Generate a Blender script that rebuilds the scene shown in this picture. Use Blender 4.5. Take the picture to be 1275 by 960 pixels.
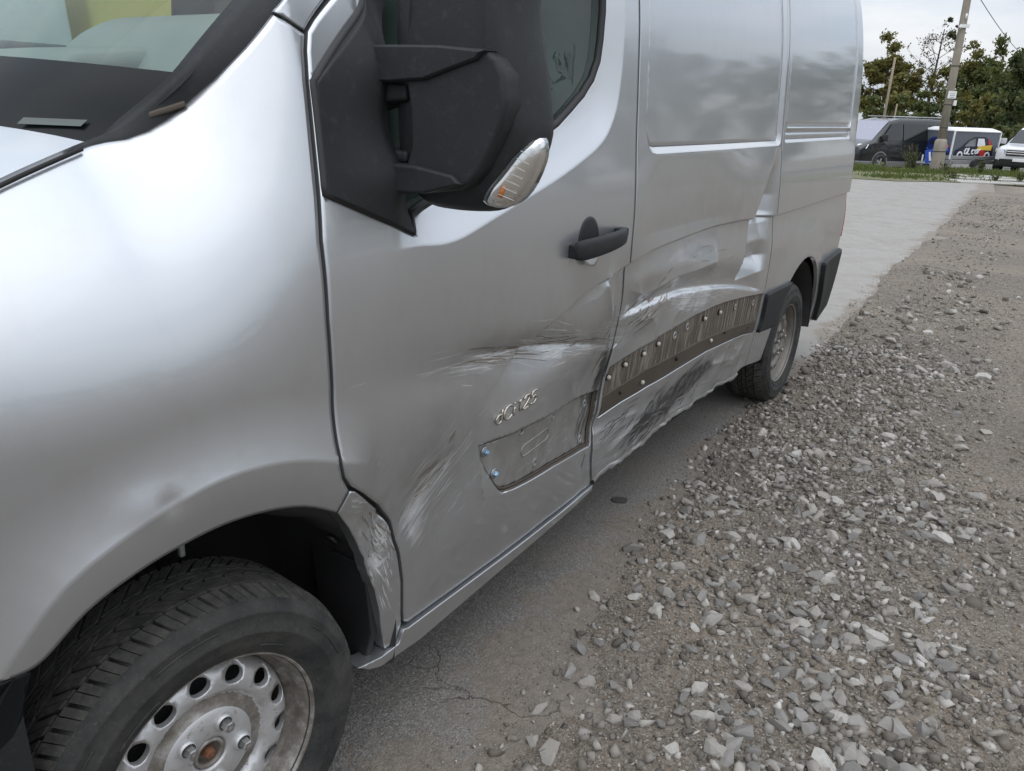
import bpy, bmesh, math, random
import numpy as np
from mathutils import Vector, Matrix, Euler
from mathutils.geometry import delaunay_2d_cdt

for o in list(bpy.data.objects): bpy.data.objects.remove(o, do_unlink=True)
scene = bpy.context.scene
COL = scene.collection
rad = math.radians

# ------------------------------------------------------------------ camera
cam_d = bpy.data.cameras.new('camera'); cam = bpy.data.objects.new('camera', cam_d); COL.objects.link(cam)
cam_d.sensor_width = 36.0; cam_d.lens = 978.1/1275*36; cam_d.clip_start = .05; cam_d.clip_end = 3000
_pitch, _roll, _yaw = -.343, -.040, -.988
_R = (Matrix.Rotation(_yaw, 3, 'Z') @ Matrix.Rotation(_pitch, 3, 'X') @ Matrix.Rotation(_roll, 3, 'Y'))
cam.matrix_world = Matrix.Translation((-.681, -1.032, 1.536)) @ (_R @ Matrix.Rotation(rad(90), 3, 'X')).to_4x4()
scene.camera = cam

# ------------------------------------------------------------------ overcast daylight
SUN_EL, SUN_AZ = rad(62), rad(235)          # azimuth measured from +Y clockwise
world = bpy.data.worlds.new('World'); scene.world = world; world.use_nodes = True
nt = world.node_tree; nt.nodes.clear()
def wn(t, **k):
    n = nt.nodes.new(t)
    for a, b in k.items(): setattr(n, a, b)
    return n
w_out = wn('ShaderNodeOutputWorld'); w_bg = wn('ShaderNodeBackground')
w_sky = wn('ShaderNodeTexSky', sky_type='NISHITA', sun_disc=False, sun_elevation=SUN_EL, sun_rotation=SUN_AZ, air_density=1.0, dust_density=2.0)
w_mul = wn('ShaderNodeVectorMath', operation='SCALE'); w_mul.inputs['Scale'].default_value = .10
w_tc = wn('ShaderNodeTexCoord'); w_map = wn('ShaderNodeMapping'); w_map.inputs['Scale'].default_value = (1.0, 1.0, 3.2)
w_n1 = wn('ShaderNodeTexNoise'); w_n1.inputs['Scale'].default_value = 2.6; w_n1.inputs['Detail'].default_value = 8; w_n1.inputs['Roughness'].default_value = .55
w_ramp = wn('ShaderNodeValToRGB')
w_ramp.color_ramp.elements[0].position = .36; w_ramp.color_ramp.elements[0].color = (.52, .60, .71, 1)
w_ramp.color_ramp.elements[1].position = .66; w_ramp.color_ramp.elements[1].color = (.90, .91, .93, 1)
w_mix = wn('ShaderNodeMixRGB'); w_mix.inputs['Fac'].default_value = .86
L = nt.links.new
L(w_sky.outputs['Color'], w_mul.inputs[0]); L(w_tc.outputs['Generated'], w_map.inputs['Vector']); L(w_map.outputs['Vector'], w_n1.inputs['Vector'])
L(w_n1.outputs['Fac'], w_ramp.inputs['Fac']); L(w_mul.outputs['Vector'], w_mix.inputs['Color1']); L(w_ramp.outputs['Color'], w_mix.inputs['Color2'])
# an overcast sky is about three times as bright overhead as at the horizon
w_sep = wn('ShaderNodeSeparateXYZ'); L(w_tc.outputs['Generated'], w_sep.inputs[0])
w_cl = wn('ShaderNodeMath', operation='MAXIMUM'); L(w_sep.outputs['Z'], w_cl.inputs[0]); w_cl.inputs[1].default_value = 0.
w_gr = wn('ShaderNodeMath', operation='MULTIPLY_ADD'); L(w_cl.outputs[0], w_gr.inputs[0]); w_gr.inputs[1].default_value = 1.40; w_gr.inputs[2].default_value = .86
w_sc = wn('ShaderNodeVectorMath', operation='SCALE'); L(w_mix.outputs['Color'], w_sc.inputs[0]); L(w_gr.outputs[0], w_sc.inputs['Scale'])
L(w_sc.outputs['Vector'], w_bg.inputs['Color']); w_bg.inputs['Strength'].default_value = 1.0
L(w_bg.outputs['Background'], w_out.inputs['Surface'])
sun_d = bpy.data.lights.new('sun', 'SUN'); sun = bpy.data.objects.new('sun', sun_d); COL.objects.link(sun)
sun_d.energy = .6; sun_d.angle = rad(90); sun_d.color = (1.0, .965, .91)
_sd = Vector((math.sin(SUN_AZ)*math.cos(SUN_EL), math.cos(SUN_AZ)*math.cos(SUN_EL), math.sin(SUN_EL)))
sun.rotation_euler = _sd.to_track_quat('Z', 'Y').to_euler()
vs = scene.view_settings; vs.view_transform = 'Standard'; vs.look = 'None'; vs.gamma = 1.0; vs.exposure = 0.20; vs.use_curve_mapping = False
scene.render.engine = 'CYCLES'
scene.cycles.max_bounces = 10; scene.cycles.transparent_max_bounces = 16

# ------------------------------------------------------------------ materials
M = {}
class NT:
    """small helper to write node trees"""
    def __init__(s, name):
        s.m = bpy.data.materials.new(name); s.m.use_nodes = True; s.t = s.m.node_tree; s.t.nodes.clear(); M[name] = s.m
        s.out = s.n('ShaderNodeOutputMaterial')
        s.co = None
    def n(s, t, **k):
        x = s.t.nodes.new(t)
        for a, b in k.items(): setattr(x, a, b)
        return x
    def l(s, a, b): s.t.links.new(a, b)
    def set(s, sock, v):
        if hasattr(v, 'is_output') or isinstance(v, bpy.types.NodeSocket): s.l(v, sock)
        elif isinstance(v, (tuple, list)) and len(v) == 3 and sock.type == 'RGBA': sock.default_value = (*v, 1)
        else: sock.default_value = v
    def coord(s, kind='Object'):
        c = s.n('ShaderNodeTexCoord'); return c.outputs[kind]
    def mapping(s, v, scale=(1,1,1), rot=(0,0,0), loc=(0,0,0)):
        m = s.n('ShaderNodeMapping'); s.l(v, m.inputs['Vector'])
        m.inputs['Scale'].default_value = scale; m.inputs['Rotation'].default_value = rot; m.inputs['Location'].default_value = loc
        return m.outputs['Vector']
    def noise(s, v, scale, detail=4, rough=.55, dist=0.):
        x = s.n('ShaderNodeTexNoise'); s.l(v, x.inputs['Vector']); x.inputs['Scale'].default_value = scale
        x.inputs['Detail'].default_value = detail; x.inputs['Roughness'].default_value = rough; x.inputs['Distortion'].default_value = dist
        return x.outputs['Fac']
    def voro(s, v, scale, feature='F1', out='Distance', rnd=1.):
        x = s.n('ShaderNodeTexVoronoi', feature=feature); s.l(v, x.inputs['Vector']); x.inputs['Scale'].default_value = scale
        x.inputs['Randomness'].default_value = rnd
        return x.outputs[out]
    def ramp(s, f, stops):
        r = s.n('ShaderNodeValToRGB'); s.l(f, r.inputs['Fac']); e = r.color_ramp.elements
        while len(e) < len(stops): e.new(.5)
        for q, (p, c) in zip(e, stops):
            q.position = p; q.color = (c, c, c, 1) if isinstance(c, (int, float)) else (*c, 1)
        return r.outputs['Color']
    def mix(s, f, a, b, mode='MIX'):
        x = s.n('ShaderNodeMixRGB', blend_type=mode); s.set(x.inputs['Fac'], f); s.set(x.inputs['Color1'], a); s.set(x.inputs['Color2'], b)
        return x.outputs['Color']
    def math(s, op, a, b=0., c=0., clamp=False):
        x = s.n('ShaderNodeMath', operation=op, use_clamp=clamp); s.set(x.inputs[0], a); s.set(x.inputs[1], b); s.set(x.inputs[2], c)
        return x.outputs[0]
    def attr(s, name, out='Fac'):
        x = s.n('ShaderNodeAttribute', attribute_name=name); return x.outputs[out]
    def info(s, out='Random'):
        return s.n('ShaderNodeObjectInfo').outputs[out]
    def bump(s, h, strength=.3, dist=.01, normal=None):
        x = s.n('ShaderNodeBump'); s.l(h, x.inputs['Height']); x.inputs['Strength'].default_value = strength; x.inputs['Distance'].default_value = dist
        if normal is not None: s.l(normal, x.inputs['Normal'])
        return x.outputs['Normal']
    def bsdf(s, color=(.5,.5,.5), rough=.5, metal=0., normal=None, coat=0., coat_rough=.03, spec=.5, **k):
        b = s.n('ShaderNodeBsdfPrincipled'); s.set(b.inputs['Base Color'], color); s.set(b.inputs['Roughness'], rough)
        s.set(b.inputs['Metallic'], metal); s.set(b.inputs['Coat Weight'], coat); s.set(b.inputs['Coat Roughness'], coat_rough)
        s.set(b.inputs['Specular IOR Level'], spec)
        for a, v in k.items(): s.set(b.inputs[a.replace('_', ' ')], v)
        if normal is not None: s.l(normal, b.inputs['Normal'])
        return b.outputs['BSDF']
    def done(s, shader): s.l(shader, s.out.inputs['Surface']); return s.m

def simple(name, color, rough=.5, metal=0., coat=0., bump=0., bscale=120, var=.12, vscale=9, **k):
    t = NT(name); c = t.coord()
    f = t.noise(c, vscale, 5, .6)
    col = t.mix(f, tuple(x*(1-var) for x in color), tuple(min(1, x*(1+var)) for x in color))
    nrm = t.bump(t.noise(c, bscale, 3, .6), bump, .002) if bump else None
    r = t.math('ADD', t.math('MULTIPLY', f, .16), rough-.08)
    return t.done(t.bsdf(col, r, metal, nrm, coat, **k))

def make_materials():
    # ---- silver metallic paint with scuffs; the scuff masks are wear painted on the panels (attributes), their grain is noise
    t = NT('silver_paint'); c = t.coord()
    flake = t.noise(c, 1600, 2, .5)
    dust = t.noise(t.mapping(c, (1.2,1.2,.5)), 2.6, 6, .62)
    base = t.mix(flake, (.475,.49,.505), (.565,.58,.595))
    film = t.ramp(t.noise(t.mapping(c, (1,1,.6)), 5.5, 9, .72), [(.50,0.),(.78,.22)])
    base = t.mix(film, base, (.34,.325,.30))
    dirt = t.attr('dirt')
    dm = t.math('MULTIPLY', dirt, t.ramp(t.noise(c, 14, 6, .65), [(.3,.25),(.75,1.)]), clamp=True)
    base = t.mix(t.math('MULTIPLY', dm, .62), base, (.15,.135,.115))
    # light scuffs: stretched noise along the scrape
    sc = t.mapping(c, (1,1,1), (0, -.16, 0)); sc = t.mapping(sc, (2.6, 8, 120))
    streak = t.noise(sc, 1.6, 7, .72, .35)
    light = t.attr('scuff_light')
    lm = t.math('MULTIPLY', t.ramp(t.math('ADD', t.math('ADD', t.math('MULTIPLY', streak, .62), t.math('MULTIPLY', t.noise(c, 9, 4, .6), .30)), t.math('MULTIPLY', light, .30)), [(.66,0.),(.80,1.)]), t.math('MINIMUM', t.math('MULTIPLY', light, 3.), 1.), clamp=True)
    up = t.attr('scuff_up'); su = t.mapping(t.mapping(c, (1,1,1), (0, .62, 0)), (4, 8, 75)); streak3 = t.noise(su, 1.6, 7, .72, .4)
    um = t.math('MULTIPLY', t.ramp(t.math('ADD', t.math('ADD', t.math('MULTIPLY', streak3, .62), t.math('MULTIPLY', t.noise(c, 13, 4, .6), .34)), t.math('MULTIPLY', up, .28)), [(.66,0.),(.82,1.)]), t.math('MINIMUM', t.math('MULTIPLY', up, 3.), 1.), clamp=True)
    lm = t.math('MAXIMUM', lm, um)
    sd = t.mapping(c, (1,1,1), (0, .9, 0)); sd = t.mapping(sd, (5, 8, 60))
    streak2 = t.noise(sd, 1.5, 7, .7, .5)
    dark = t.attr('scuff_dark')
    kd = t.math('MULTIPLY', t.ramp(t.math('ADD', t.math('MULTIPLY', streak2, .75), t.math('MULTIPLY', dark, .40)), [(.62,0.),(.76,1.)]), t.math('MINIMUM', t.math('MULTIPLY', dark, 3.), 1.), clamp=True)
    base = t.mix(t.math('MULTIPLY', lm, .62), base, (.68,.68,.67))
    base = t.mix(t.math('MULTIPLY', kd, .85), base, (.045,.042,.04))
    ro = t.math('ADD', t.math('ADD', .335, t.math('MULTIPLY', t.math('MAXIMUM', lm, kd), .2)), t.math('MULTIPLY', dust, .07))
    coat = t.math('SUBTRACT', 1., t.math('MULTIPLY', t.math('MAXIMUM', lm, kd), .85))
    met = t.math('SUBTRACT', .86, t.math('MULTIPLY', lm, .35))
    peel = t.bump(t.noise(c, 330, 2, .5), .03, .001)
    b2 = t.bump(t.math('SUBTRACT', lm, kd), .25, .0015, peel)
    t.done(t.bsdf(base, ro, met, b2, coat, t.math('ADD', .04, t.math('MULTIPLY', dust, .04))))
    # ---- other van materials
    t = NT('black_trim'); c = t.coord()
    f = t.noise(c, 6, 6, .65); g = t.noise(t.mapping(c, (1,1,1), (.3,.5,.2)), 45, 6, .75)
    col = t.mix(t.ramp(g, [(.55,0.),(.8,.35)]), t.mix(f, (.012,.0135,.0145), (.023,.025,.0265)), (.085,.085,.085))
    t.done(t.bsdf(col, t.math('ADD', .46, t.math('MULTIPLY', f, .2)), 0, t.bump(t.noise(c, 520, 3, .6), .45, .001), spec=.32))
    t = NT('black_gloss'); c = t.coord(); t.done(t.bsdf((.008,.010,.011), t.math('ADD', .16, t.math('MULTIPLY', t.noise(c, 7, 5, .6), .14)), 0, None, 0., spec=.18))
    simple('rubber_seal', (.014,.014,.015), .55)
    t = NT('tyre_rubber'); c = t.coord()
    f = t.noise(c, 11, 6, .68); g = t.noise(c, 170, 4, .7)
    col = t.mix(t.ramp(f, [(.38,0.),(.72,1.)]), (.019,.020,.020), (.058,.056,.050))
    col = t.mix(t.ramp(g, [(.60,0.),(.72,.6)]), col, (.12,.108,.085))
    t.done(t.bsdf(col, .72, 0, t.bump(t.math('ADD', g, t.math('MULTIPLY', t.noise(c, 40, 4, .7), 1.4)), .35, .0025), spec=.35))
    t = NT('rim_paint'); c = t.coord()
    f = t.noise(c, 16, 6, .65); g = t.noise(c, 60, 5, .7)
    col = t.mix(t.ramp(f, [(.46,0.),(.74,.6)]), (.55,.55,.55), (.30,.275,.25))
    col = t.mix(t.ramp(g, [(.60,0.),(.70,.8)]), col, (.13,.09,.06))
    t.done(t.bsdf(col, .42, .55, t.bump(g, .12, .001)))
    t = NT('rim_rusty'); c = t.coord()
    f = t.noise(c, 22, 7, .7)
    col = t.ramp(f, [(.30,(.11,.092,.075)),(.50,(.22,.20,.175)),(.68,(.42,.405,.39))])
    t.done(t.bsdf(col, .5, .45, t.bump(f, .2, .002)))
    simple('rust_nut', (.19,.085,.045), .75, .3, bump=.4, var=.4, vscale=60)
    simple('steel_bolt', (.36,.36,.35), .38, .85, var=.3, vscale=70)
    simple('blue_zinc', (.42,.62,.86), .30, .7, var=.15, vscale=60)
    simple('white_clip', (.44,.42,.38), .75, var=.2, vscale=80)
    simple('scratch_light', (.58,.58,.57), .45, .4, var=.2, vscale=30); simple('scratch_dark', (.065,.060,.055), .7, var=.3, vscale=30); simple('scratch_brown', (.16,.13,.10), .7, var=.3, vscale=30)
    simple('dark_hole', (.012,.011,.010), .8)
    simple('rear_rim', (.20,.185,.165), .55, .4, var=.35, vscale=25)
    # fluted plate bared when the trim was torn off, dusty brown
    t = NT('bare_plate'); c = t.coord()
    f = t.noise(t.mapping(c, (26, 1, 2.2)), 2.2, 6, .7); g = t.noise(c, 9, 5, .6)
    col = t.ramp(f, [(.30,(.050,.040,.030)),(.50,(.120,.100,.078)),(.70,(.44,.41,.37))])
    col = t.mix(t.math('MULTIPLY', g, .5), col, (.15,.13,.11))
    t.done(t.bsdf(col, .5, .35, t.bump(f, .15, .002)))
    t = NT('dusty_plate'); c = t.coord()
    f = t.noise(t.mapping(c, (3, 1, 2.2)), 3.2, 6, .7); g = t.noise(c, 25, 5, .6)
    col = t.ramp(f, [(.30,(.25,.24,.225)),(.50,(.32,.315,.30)),(.74,(.42,.415,.40))])
    dk = t.attr('scuff_dark')
    col = t.mix(t.math('MULTIPLY', dk, t.ramp(t.noise(t.mapping(c, (14,1,5), (0,.5,0)), 3, 6, .7), [(.35,0.),(.6,1.)])), col, (.05,.045,.04))
    t.done(t.bsdf(col, .42, .6, t.bump(g, .06, .001)))
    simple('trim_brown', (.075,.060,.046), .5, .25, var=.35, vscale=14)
    # glass
    def glass(name, tint, rough=.0, refl=1.0):
        t = NT(name); ge = t.n('ShaderNodeNewGeometry'); dp = t.n('ShaderNodeVectorMath', operation='DOT_PRODUCT'); t.l(ge.outputs['Normal'], dp.inputs[0]); t.l(ge.outputs['Incoming'], dp.inputs[1])
        sch = t.math('ADD', .043, t.math('MULTIPLY', t.math('POWER', t.math('SUBTRACT', 1., t.math('ABSOLUTE', dp.outputs['Value']), clamp=True), 5.), .957))
        tr = t.n('ShaderNodeBsdfTransparent'); tr.inputs['Color'].default_value = (*tint, 1)
        gl = t.n('ShaderNodeBsdfGlossy'); gl.inputs['Roughness'].default_value = rough; gl.inputs['Color'].default_value = (1,1,1,1)
        mx = t.n('ShaderNodeMixShader'); t.l(t.math('MULTIPLY', sch, refl), mx.inputs['Fac']); t.l(tr.outputs[0], mx.inputs[1]); t.l(gl.outputs[0], mx.inputs[2])
        return t.done(mx.outputs[0])
    glass('windscreen_glass', (.70,.80,.75)); glass('side_glass', (.52,.62,.57)); glass('lens_clear', (.93,.93,.92))
    t = NT('dark_glass'); c = t.coord(); t.done(t.bsdf((.010,.013,.014), .06, 0, None, .3))
    simple('mirror_glass', (.8,.8,.8), .05, 1.)
    simple('chrome', (.75,.75,.75), .14, 1., var=.05)
    simple('badge_metal', (.50,.46,.40), .26, .9, var=.25, vscale=40)
    t = NT('amber'); t.done(t.bsdf((.55,.16,.02), .25, 0))
    t = NT('lamp_red'); t.done(t.bsdf((.38,.02,.015), .15, 0, None, .8))
    simple('dash_plastic', (.23,.24,.235), .55, var=.2, bump=.2, bscale=300)
    simple('cabin_fabric', (.09,.095,.095), .9, var=.2, vscale=40)
    simple('cabin_lining', (.46,.48,.47), .8, var=.1)
    simple('underbody', (.016,.016,.016), .85)
    simple('liner_plastic', (.018,.018,.019), .55, bump=.3, bscale=90, var=.4)
    simple('number_tint', (.075,.092,.088), .3)
    simple('white_plastic', (.72,.72,.70), .4)
    # ---- background
    simple('paint_black', (.006,.008,.009), .30, 0., coat=.6, var=.2)
    simple('paint_white', (.62,.63,.64), .3, 0., coat=.8, var=.06)
    simple('paint_yellow', (.66,.52,.10), .35, 0., coat=.6, var=.08)
    simple('paint_grey', (.20,.21,.22), .35, .4, coat=.8)
    simple('tarp_grey', (.11,.12,.14), .55, var=.1, bump=.3, bscale=30)
    simple('tarp_white', (.72,.73,.74), .5, var=.05)
    simple('galvanised', (.36,.37,.37), .45, .6, var=.2, vscale=20)
    simple('print_blue', (.012,.03,.16), .4); simple('print_dark', (.014,.018,.035), .4); simple('print_red', (.45,.03,.03), .4)
    simple('print_yellow', (.65,.45,.05), .4); simple('print_white', (.72,.73,.75), .4); simple('print_skyblue', (.05,.16,.5), .4)
    simple('plate_blue', (.02,.07,.42), .35); simple('plate_white', (.75,.75,.74), .4); simple('print_pink', (.55,.22,.28), .4)
    simple('alloy', (.42,.42,.43), .35, .7)
    t = NT('pole_concrete'); c = t.coord(); f = t.noise(t.mapping(c, (1,1,.35)), 9, 7, .65)
    t.done(t.bsdf(t.ramp(f, [(.3,(.215,.19,.155)),(.7,(.34,.305,.255))]), .9, 0, t.bump(t.noise(c, 60, 4, .7), .4, .01)))
    simple('pole_wood', (.27,.22,.16), .9, var=.2, vscale=6); simple('wire', (.02,.02,.02), .6)
    simple('fence_green', (.022,.075,.05), .6); simple('bark', (.062,.050,.038), .95, bump=.6, bscale=25, var=.35)
    simple('bark_pale', (.20,.18,.15), .9, bump=.5, bscale=25, var=.35)
    def leaf(name, a, b):
        t = NT(name); c = t.coord(); f = t.noise(c, 1.1, 4, .7); r = t.info()
        g = t.noise(c, 14, 2, .5)
        col = t.mix(t.ramp(t.math('ADD', t.math('MULTIPLY', f, .6), t.math('MULTIPLY', g, .4)), [(.34,0.),(.66,1.)]), a, b)
        d = t.bsdf(col, .6, 0, spec=.3)
        tl = t.n('ShaderNodeBsdfTranslucent'); t.set(tl.inputs['Color'], t.mix(.5, col, (.16,.17,.02)))
        mx = t.n('ShaderNodeMixShader'); mx.inputs['Fac'].default_value = .3; t.l(d, mx.inputs[1]); t.l(tl.outputs[0], mx.inputs[2])
        t.done(mx.outputs[0])
    t = NT('tread_rubber'); c = t.coord(); f = t.noise(c, 30, 6, .7); g = t.noise(c, 160, 4, .7)
    t.done(t.bsdf(t.mix(t.ramp(g, [(.58,0.),(.72,.5)]), t.ramp(f, [(.3,(.026,.026,.024)),(.7,(.085,.083,.073))]), (.16,.15,.12)), .8, 0, t.bump(g, .4, .002), spec=.3))
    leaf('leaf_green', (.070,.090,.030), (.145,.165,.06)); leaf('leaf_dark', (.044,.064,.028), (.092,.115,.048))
    leaf('leaf_olive', (.105,.105,.03), (.20,.175,.055)); leaf('leaf_rust', (.12,.105,.03), (.21,.17,.05)); leaf('leaf_twig', (.12,.095,.075), (.17,.13,.10))
    leaf('grass_blade', (.06,.095,.022), (.13,.155,.05)); leaf('weed', (.075,.095,.035), (.16,.165,.075)); leaf('straw', (.26,.21,.12), (.38,.33,.2))
    # ---- ground
    t = NT('gravel_soil'); c = t.coord()
    n1 = t.noise(c, .9, 8, .62); n2 = t.noise(c, 34, 8, .72); n3 = t.noise(c, 170, 5, .75); v = t.voro(c, 110); v2 = t.voro(c, 240)
    col = t.ramp(n2, [(.28,(.080,.060,.043)),(.50,(.185,.147,.110)),(.74,(.31,.256,.198))])
    col = t.mix(t.ramp(n1, [(.42,0.),(.66,.85)]), col, (.32,.255,.185))
    vc = t.n('ShaderNodeTexVoronoi'); t.l(c, vc.inputs['Vector']); vc.inputs['Scale'].default_value = 120
    sp = t.ramp(vc.outputs['Color'], [(.15,(.09,.085,.08)),(.6,(.24,.23,.215)),(.95,(.48,.47,.45))])
    col = t.mix(t.ramp(n3, [(.40,0.),(.60,.75)]), col, sp)
    h = t.math('ADD', t.math('MULTIPLY', v, -.9), t.math('ADD', t.math('MULTIPLY', v2, -.5), n3))
    t.done(t.bsdf(col, .93, 0, t.bump(h, .9, .008, t.bump(n2, .5, .02)), spec=.25))
    t = NT('asphalt'); c = t.coord()
    n1 = t.noise(c, .7, 7, .6); n2 = t.noise(c, 300, 3, .7); vv = t.n('ShaderNodeTexVoronoi'); t.l(c, vv.inputs['Vector']); vv.inputs['Scale'].default_value = 210
    sp = t.ramp(vv.outputs['Color'], [(.1,(.085,.08,.074)),(.55,(.165,.157,.147)),(.9,(.29,.28,.265))])
    col = t.mix(t.ramp(n1, [(.35,.0),(.65,.55)]), sp, (.225,.212,.195))
    # hairline cracks
    w = t.n('ShaderNodeTexVoronoi', feature='DISTANCE_TO_EDGE'); ds = t.n('ShaderNodeVectorMath', operation='ADD')
    nz = t.n('ShaderNodeTexNoise'); t.l(c, nz.inputs['Vector']); nz.inputs['Scale'].default_value = 3.5; nz.inputs['Detail'].default_value = 6
    sc_ = t.n('ShaderNodeVectorMath', operation='SCALE'); t.l(nz.outputs['Color'], sc_.inputs[0]); sc_.inputs['Scale'].default_value = .55
    t.l(c, ds.inputs[0]); t.l(sc_.outputs[0], ds.inputs[1]); t.l(ds.outputs[0], w.inputs['Vector']); w.inputs['Scale'].default_value = 1.05
    crack = t.ramp(w.outputs['Distance'], [(.0,1.),(.0075,0.)])
    crack = t.math('MULTIPLY', crack, t.ramp(t.noise(c, 1.7, 3), [(.42,0.),(.55,1.)]))
    col = t.mix(t.math('MULTIPLY', crack, .8), col, (.03,.027,.024))
    h = t.math('SUBTRACT', t.math('MULTIPLY', vv.outputs['Distance'], -.7), t.math('MULTIPLY', crack, 2.5))
    t.done(t.bsdf(col, .88, 0, t.bump(h, .55, .004), spec=.3))
    t = NT('concrete'); c = t.coord()
    n1 = t.noise(c, .5, 8, .65); n2 = t.noise(c, 40, 6, .7)
    t.done(t.bsdf(t.mix(t.math('MULTIPLY', n2, .4), t.ramp(n1, [(.3,(.30,.285,.26)),(.7,(.42,.40,.37))]), (.24,.225,.20)), .9, 0, t.bump(n2, .4, .01)))
    t = NT('stone'); c = t.coord(); r = t.info()
    n1 = t.noise(c, 40, 6, .65); n2 = t.noise(c, 190, 4, .7)
    tone = t.ramp(r, [(.0,(.12,.118,.116)),(.3,(.22,.217,.212)),(.55,(.31,.30,.285)),(.8,(.38,.355,.315)),(1.,(.56,.55,.52))])
    tone = t.mix(t.ramp(t.noise(c, 3.5, 5, .6), [(.35,.08),(.7,.5)]), tone, (.26,.22,.175))
    col = t.mix(.55, tone, t.mix(n1, t.mix(1., tone, (.55,.55,.55), 'MULTIPLY'), t.mix(.25, tone, (.6,.58,.54))))
    t.done(t.bsdf(col, .85, 0, t.bump(t.math('ADD', n1, n2), .5, .003), spec=.3))
    t = NT('stone_mix'); c = t.coord()
    n1 = t.noise(c, 60, 5, .65); r = t.attr('tone')
    tone = t.ramp(r, [(.0,(.06,.054,.048)),(.35,(.165,.155,.142)),(.65,(.30,.284,.26)),(.88,(.44,.42,.385)),(1.,(.64,.62,.59))])
    tone = t.mix(t.ramp(t.noise(c, 4, 5, .6), [(.35,.10),(.7,.6)]), tone, (.24,.20,.158))
    t.done(t.bsdf(t.mix(t.math('MULTIPLY', n1, .55), tone, t.mix(1., tone, (.45,.44,.42), 'MULTIPLY')), .88, 0, t.bump(n1, .4, .003), spec=.3))
make_materials()

# ------------------------------------------------------------------ object helpers
def tag(o, label=None, cat=None, group=None, kind=None):
    if label: o['label'] = label
    if cat: o['category'] = cat
    if group: o['group'] = group
    if kind: o['kind'] = kind
    return o
def empty(name, loc=(0,0,0), rz=0., parent=None):
    o = bpy.data.objects.new(name, None); COL.objects.link(o); o.location = loc; o.rotation_euler = (0,0,rz); o.empty_display_size = .2
    if parent: o.parent = parent
    return o
def link(name, me, mat, parent=None):
    o = bpy.data.objects.new(name, me); COL.objects.link(o)
    if parent: o.parent = parent
    if mat and not me.materials:
        me.materials.append(M[mat] if isinstance(mat, str) else mat)
    return o
def meshobj(name, V, F, mat, parent=None, smooth=True, normals=None):
    me = bpy.data.meshes.new(name)
    V = np.asarray(V, float)
    me.from_pydata(V.tolist(), [], [tuple(int(i) for i in f) for f in F]); me.update()
    if smooth: me.polygons.foreach_set('use_smooth', [True]*len(me.polygons))
    if normals is not None: me.normals_split_custom_set_from_vertices([tuple(n) for n in normals])
    return link(name, me, mat, parent)
def copy_tree(o, parent=None):
    c = o.copy(); COL.objects.link(c)
    if parent: c.parent = parent
    for ch in list(o.children): copy_tree(ch, c)
    return c

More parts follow.
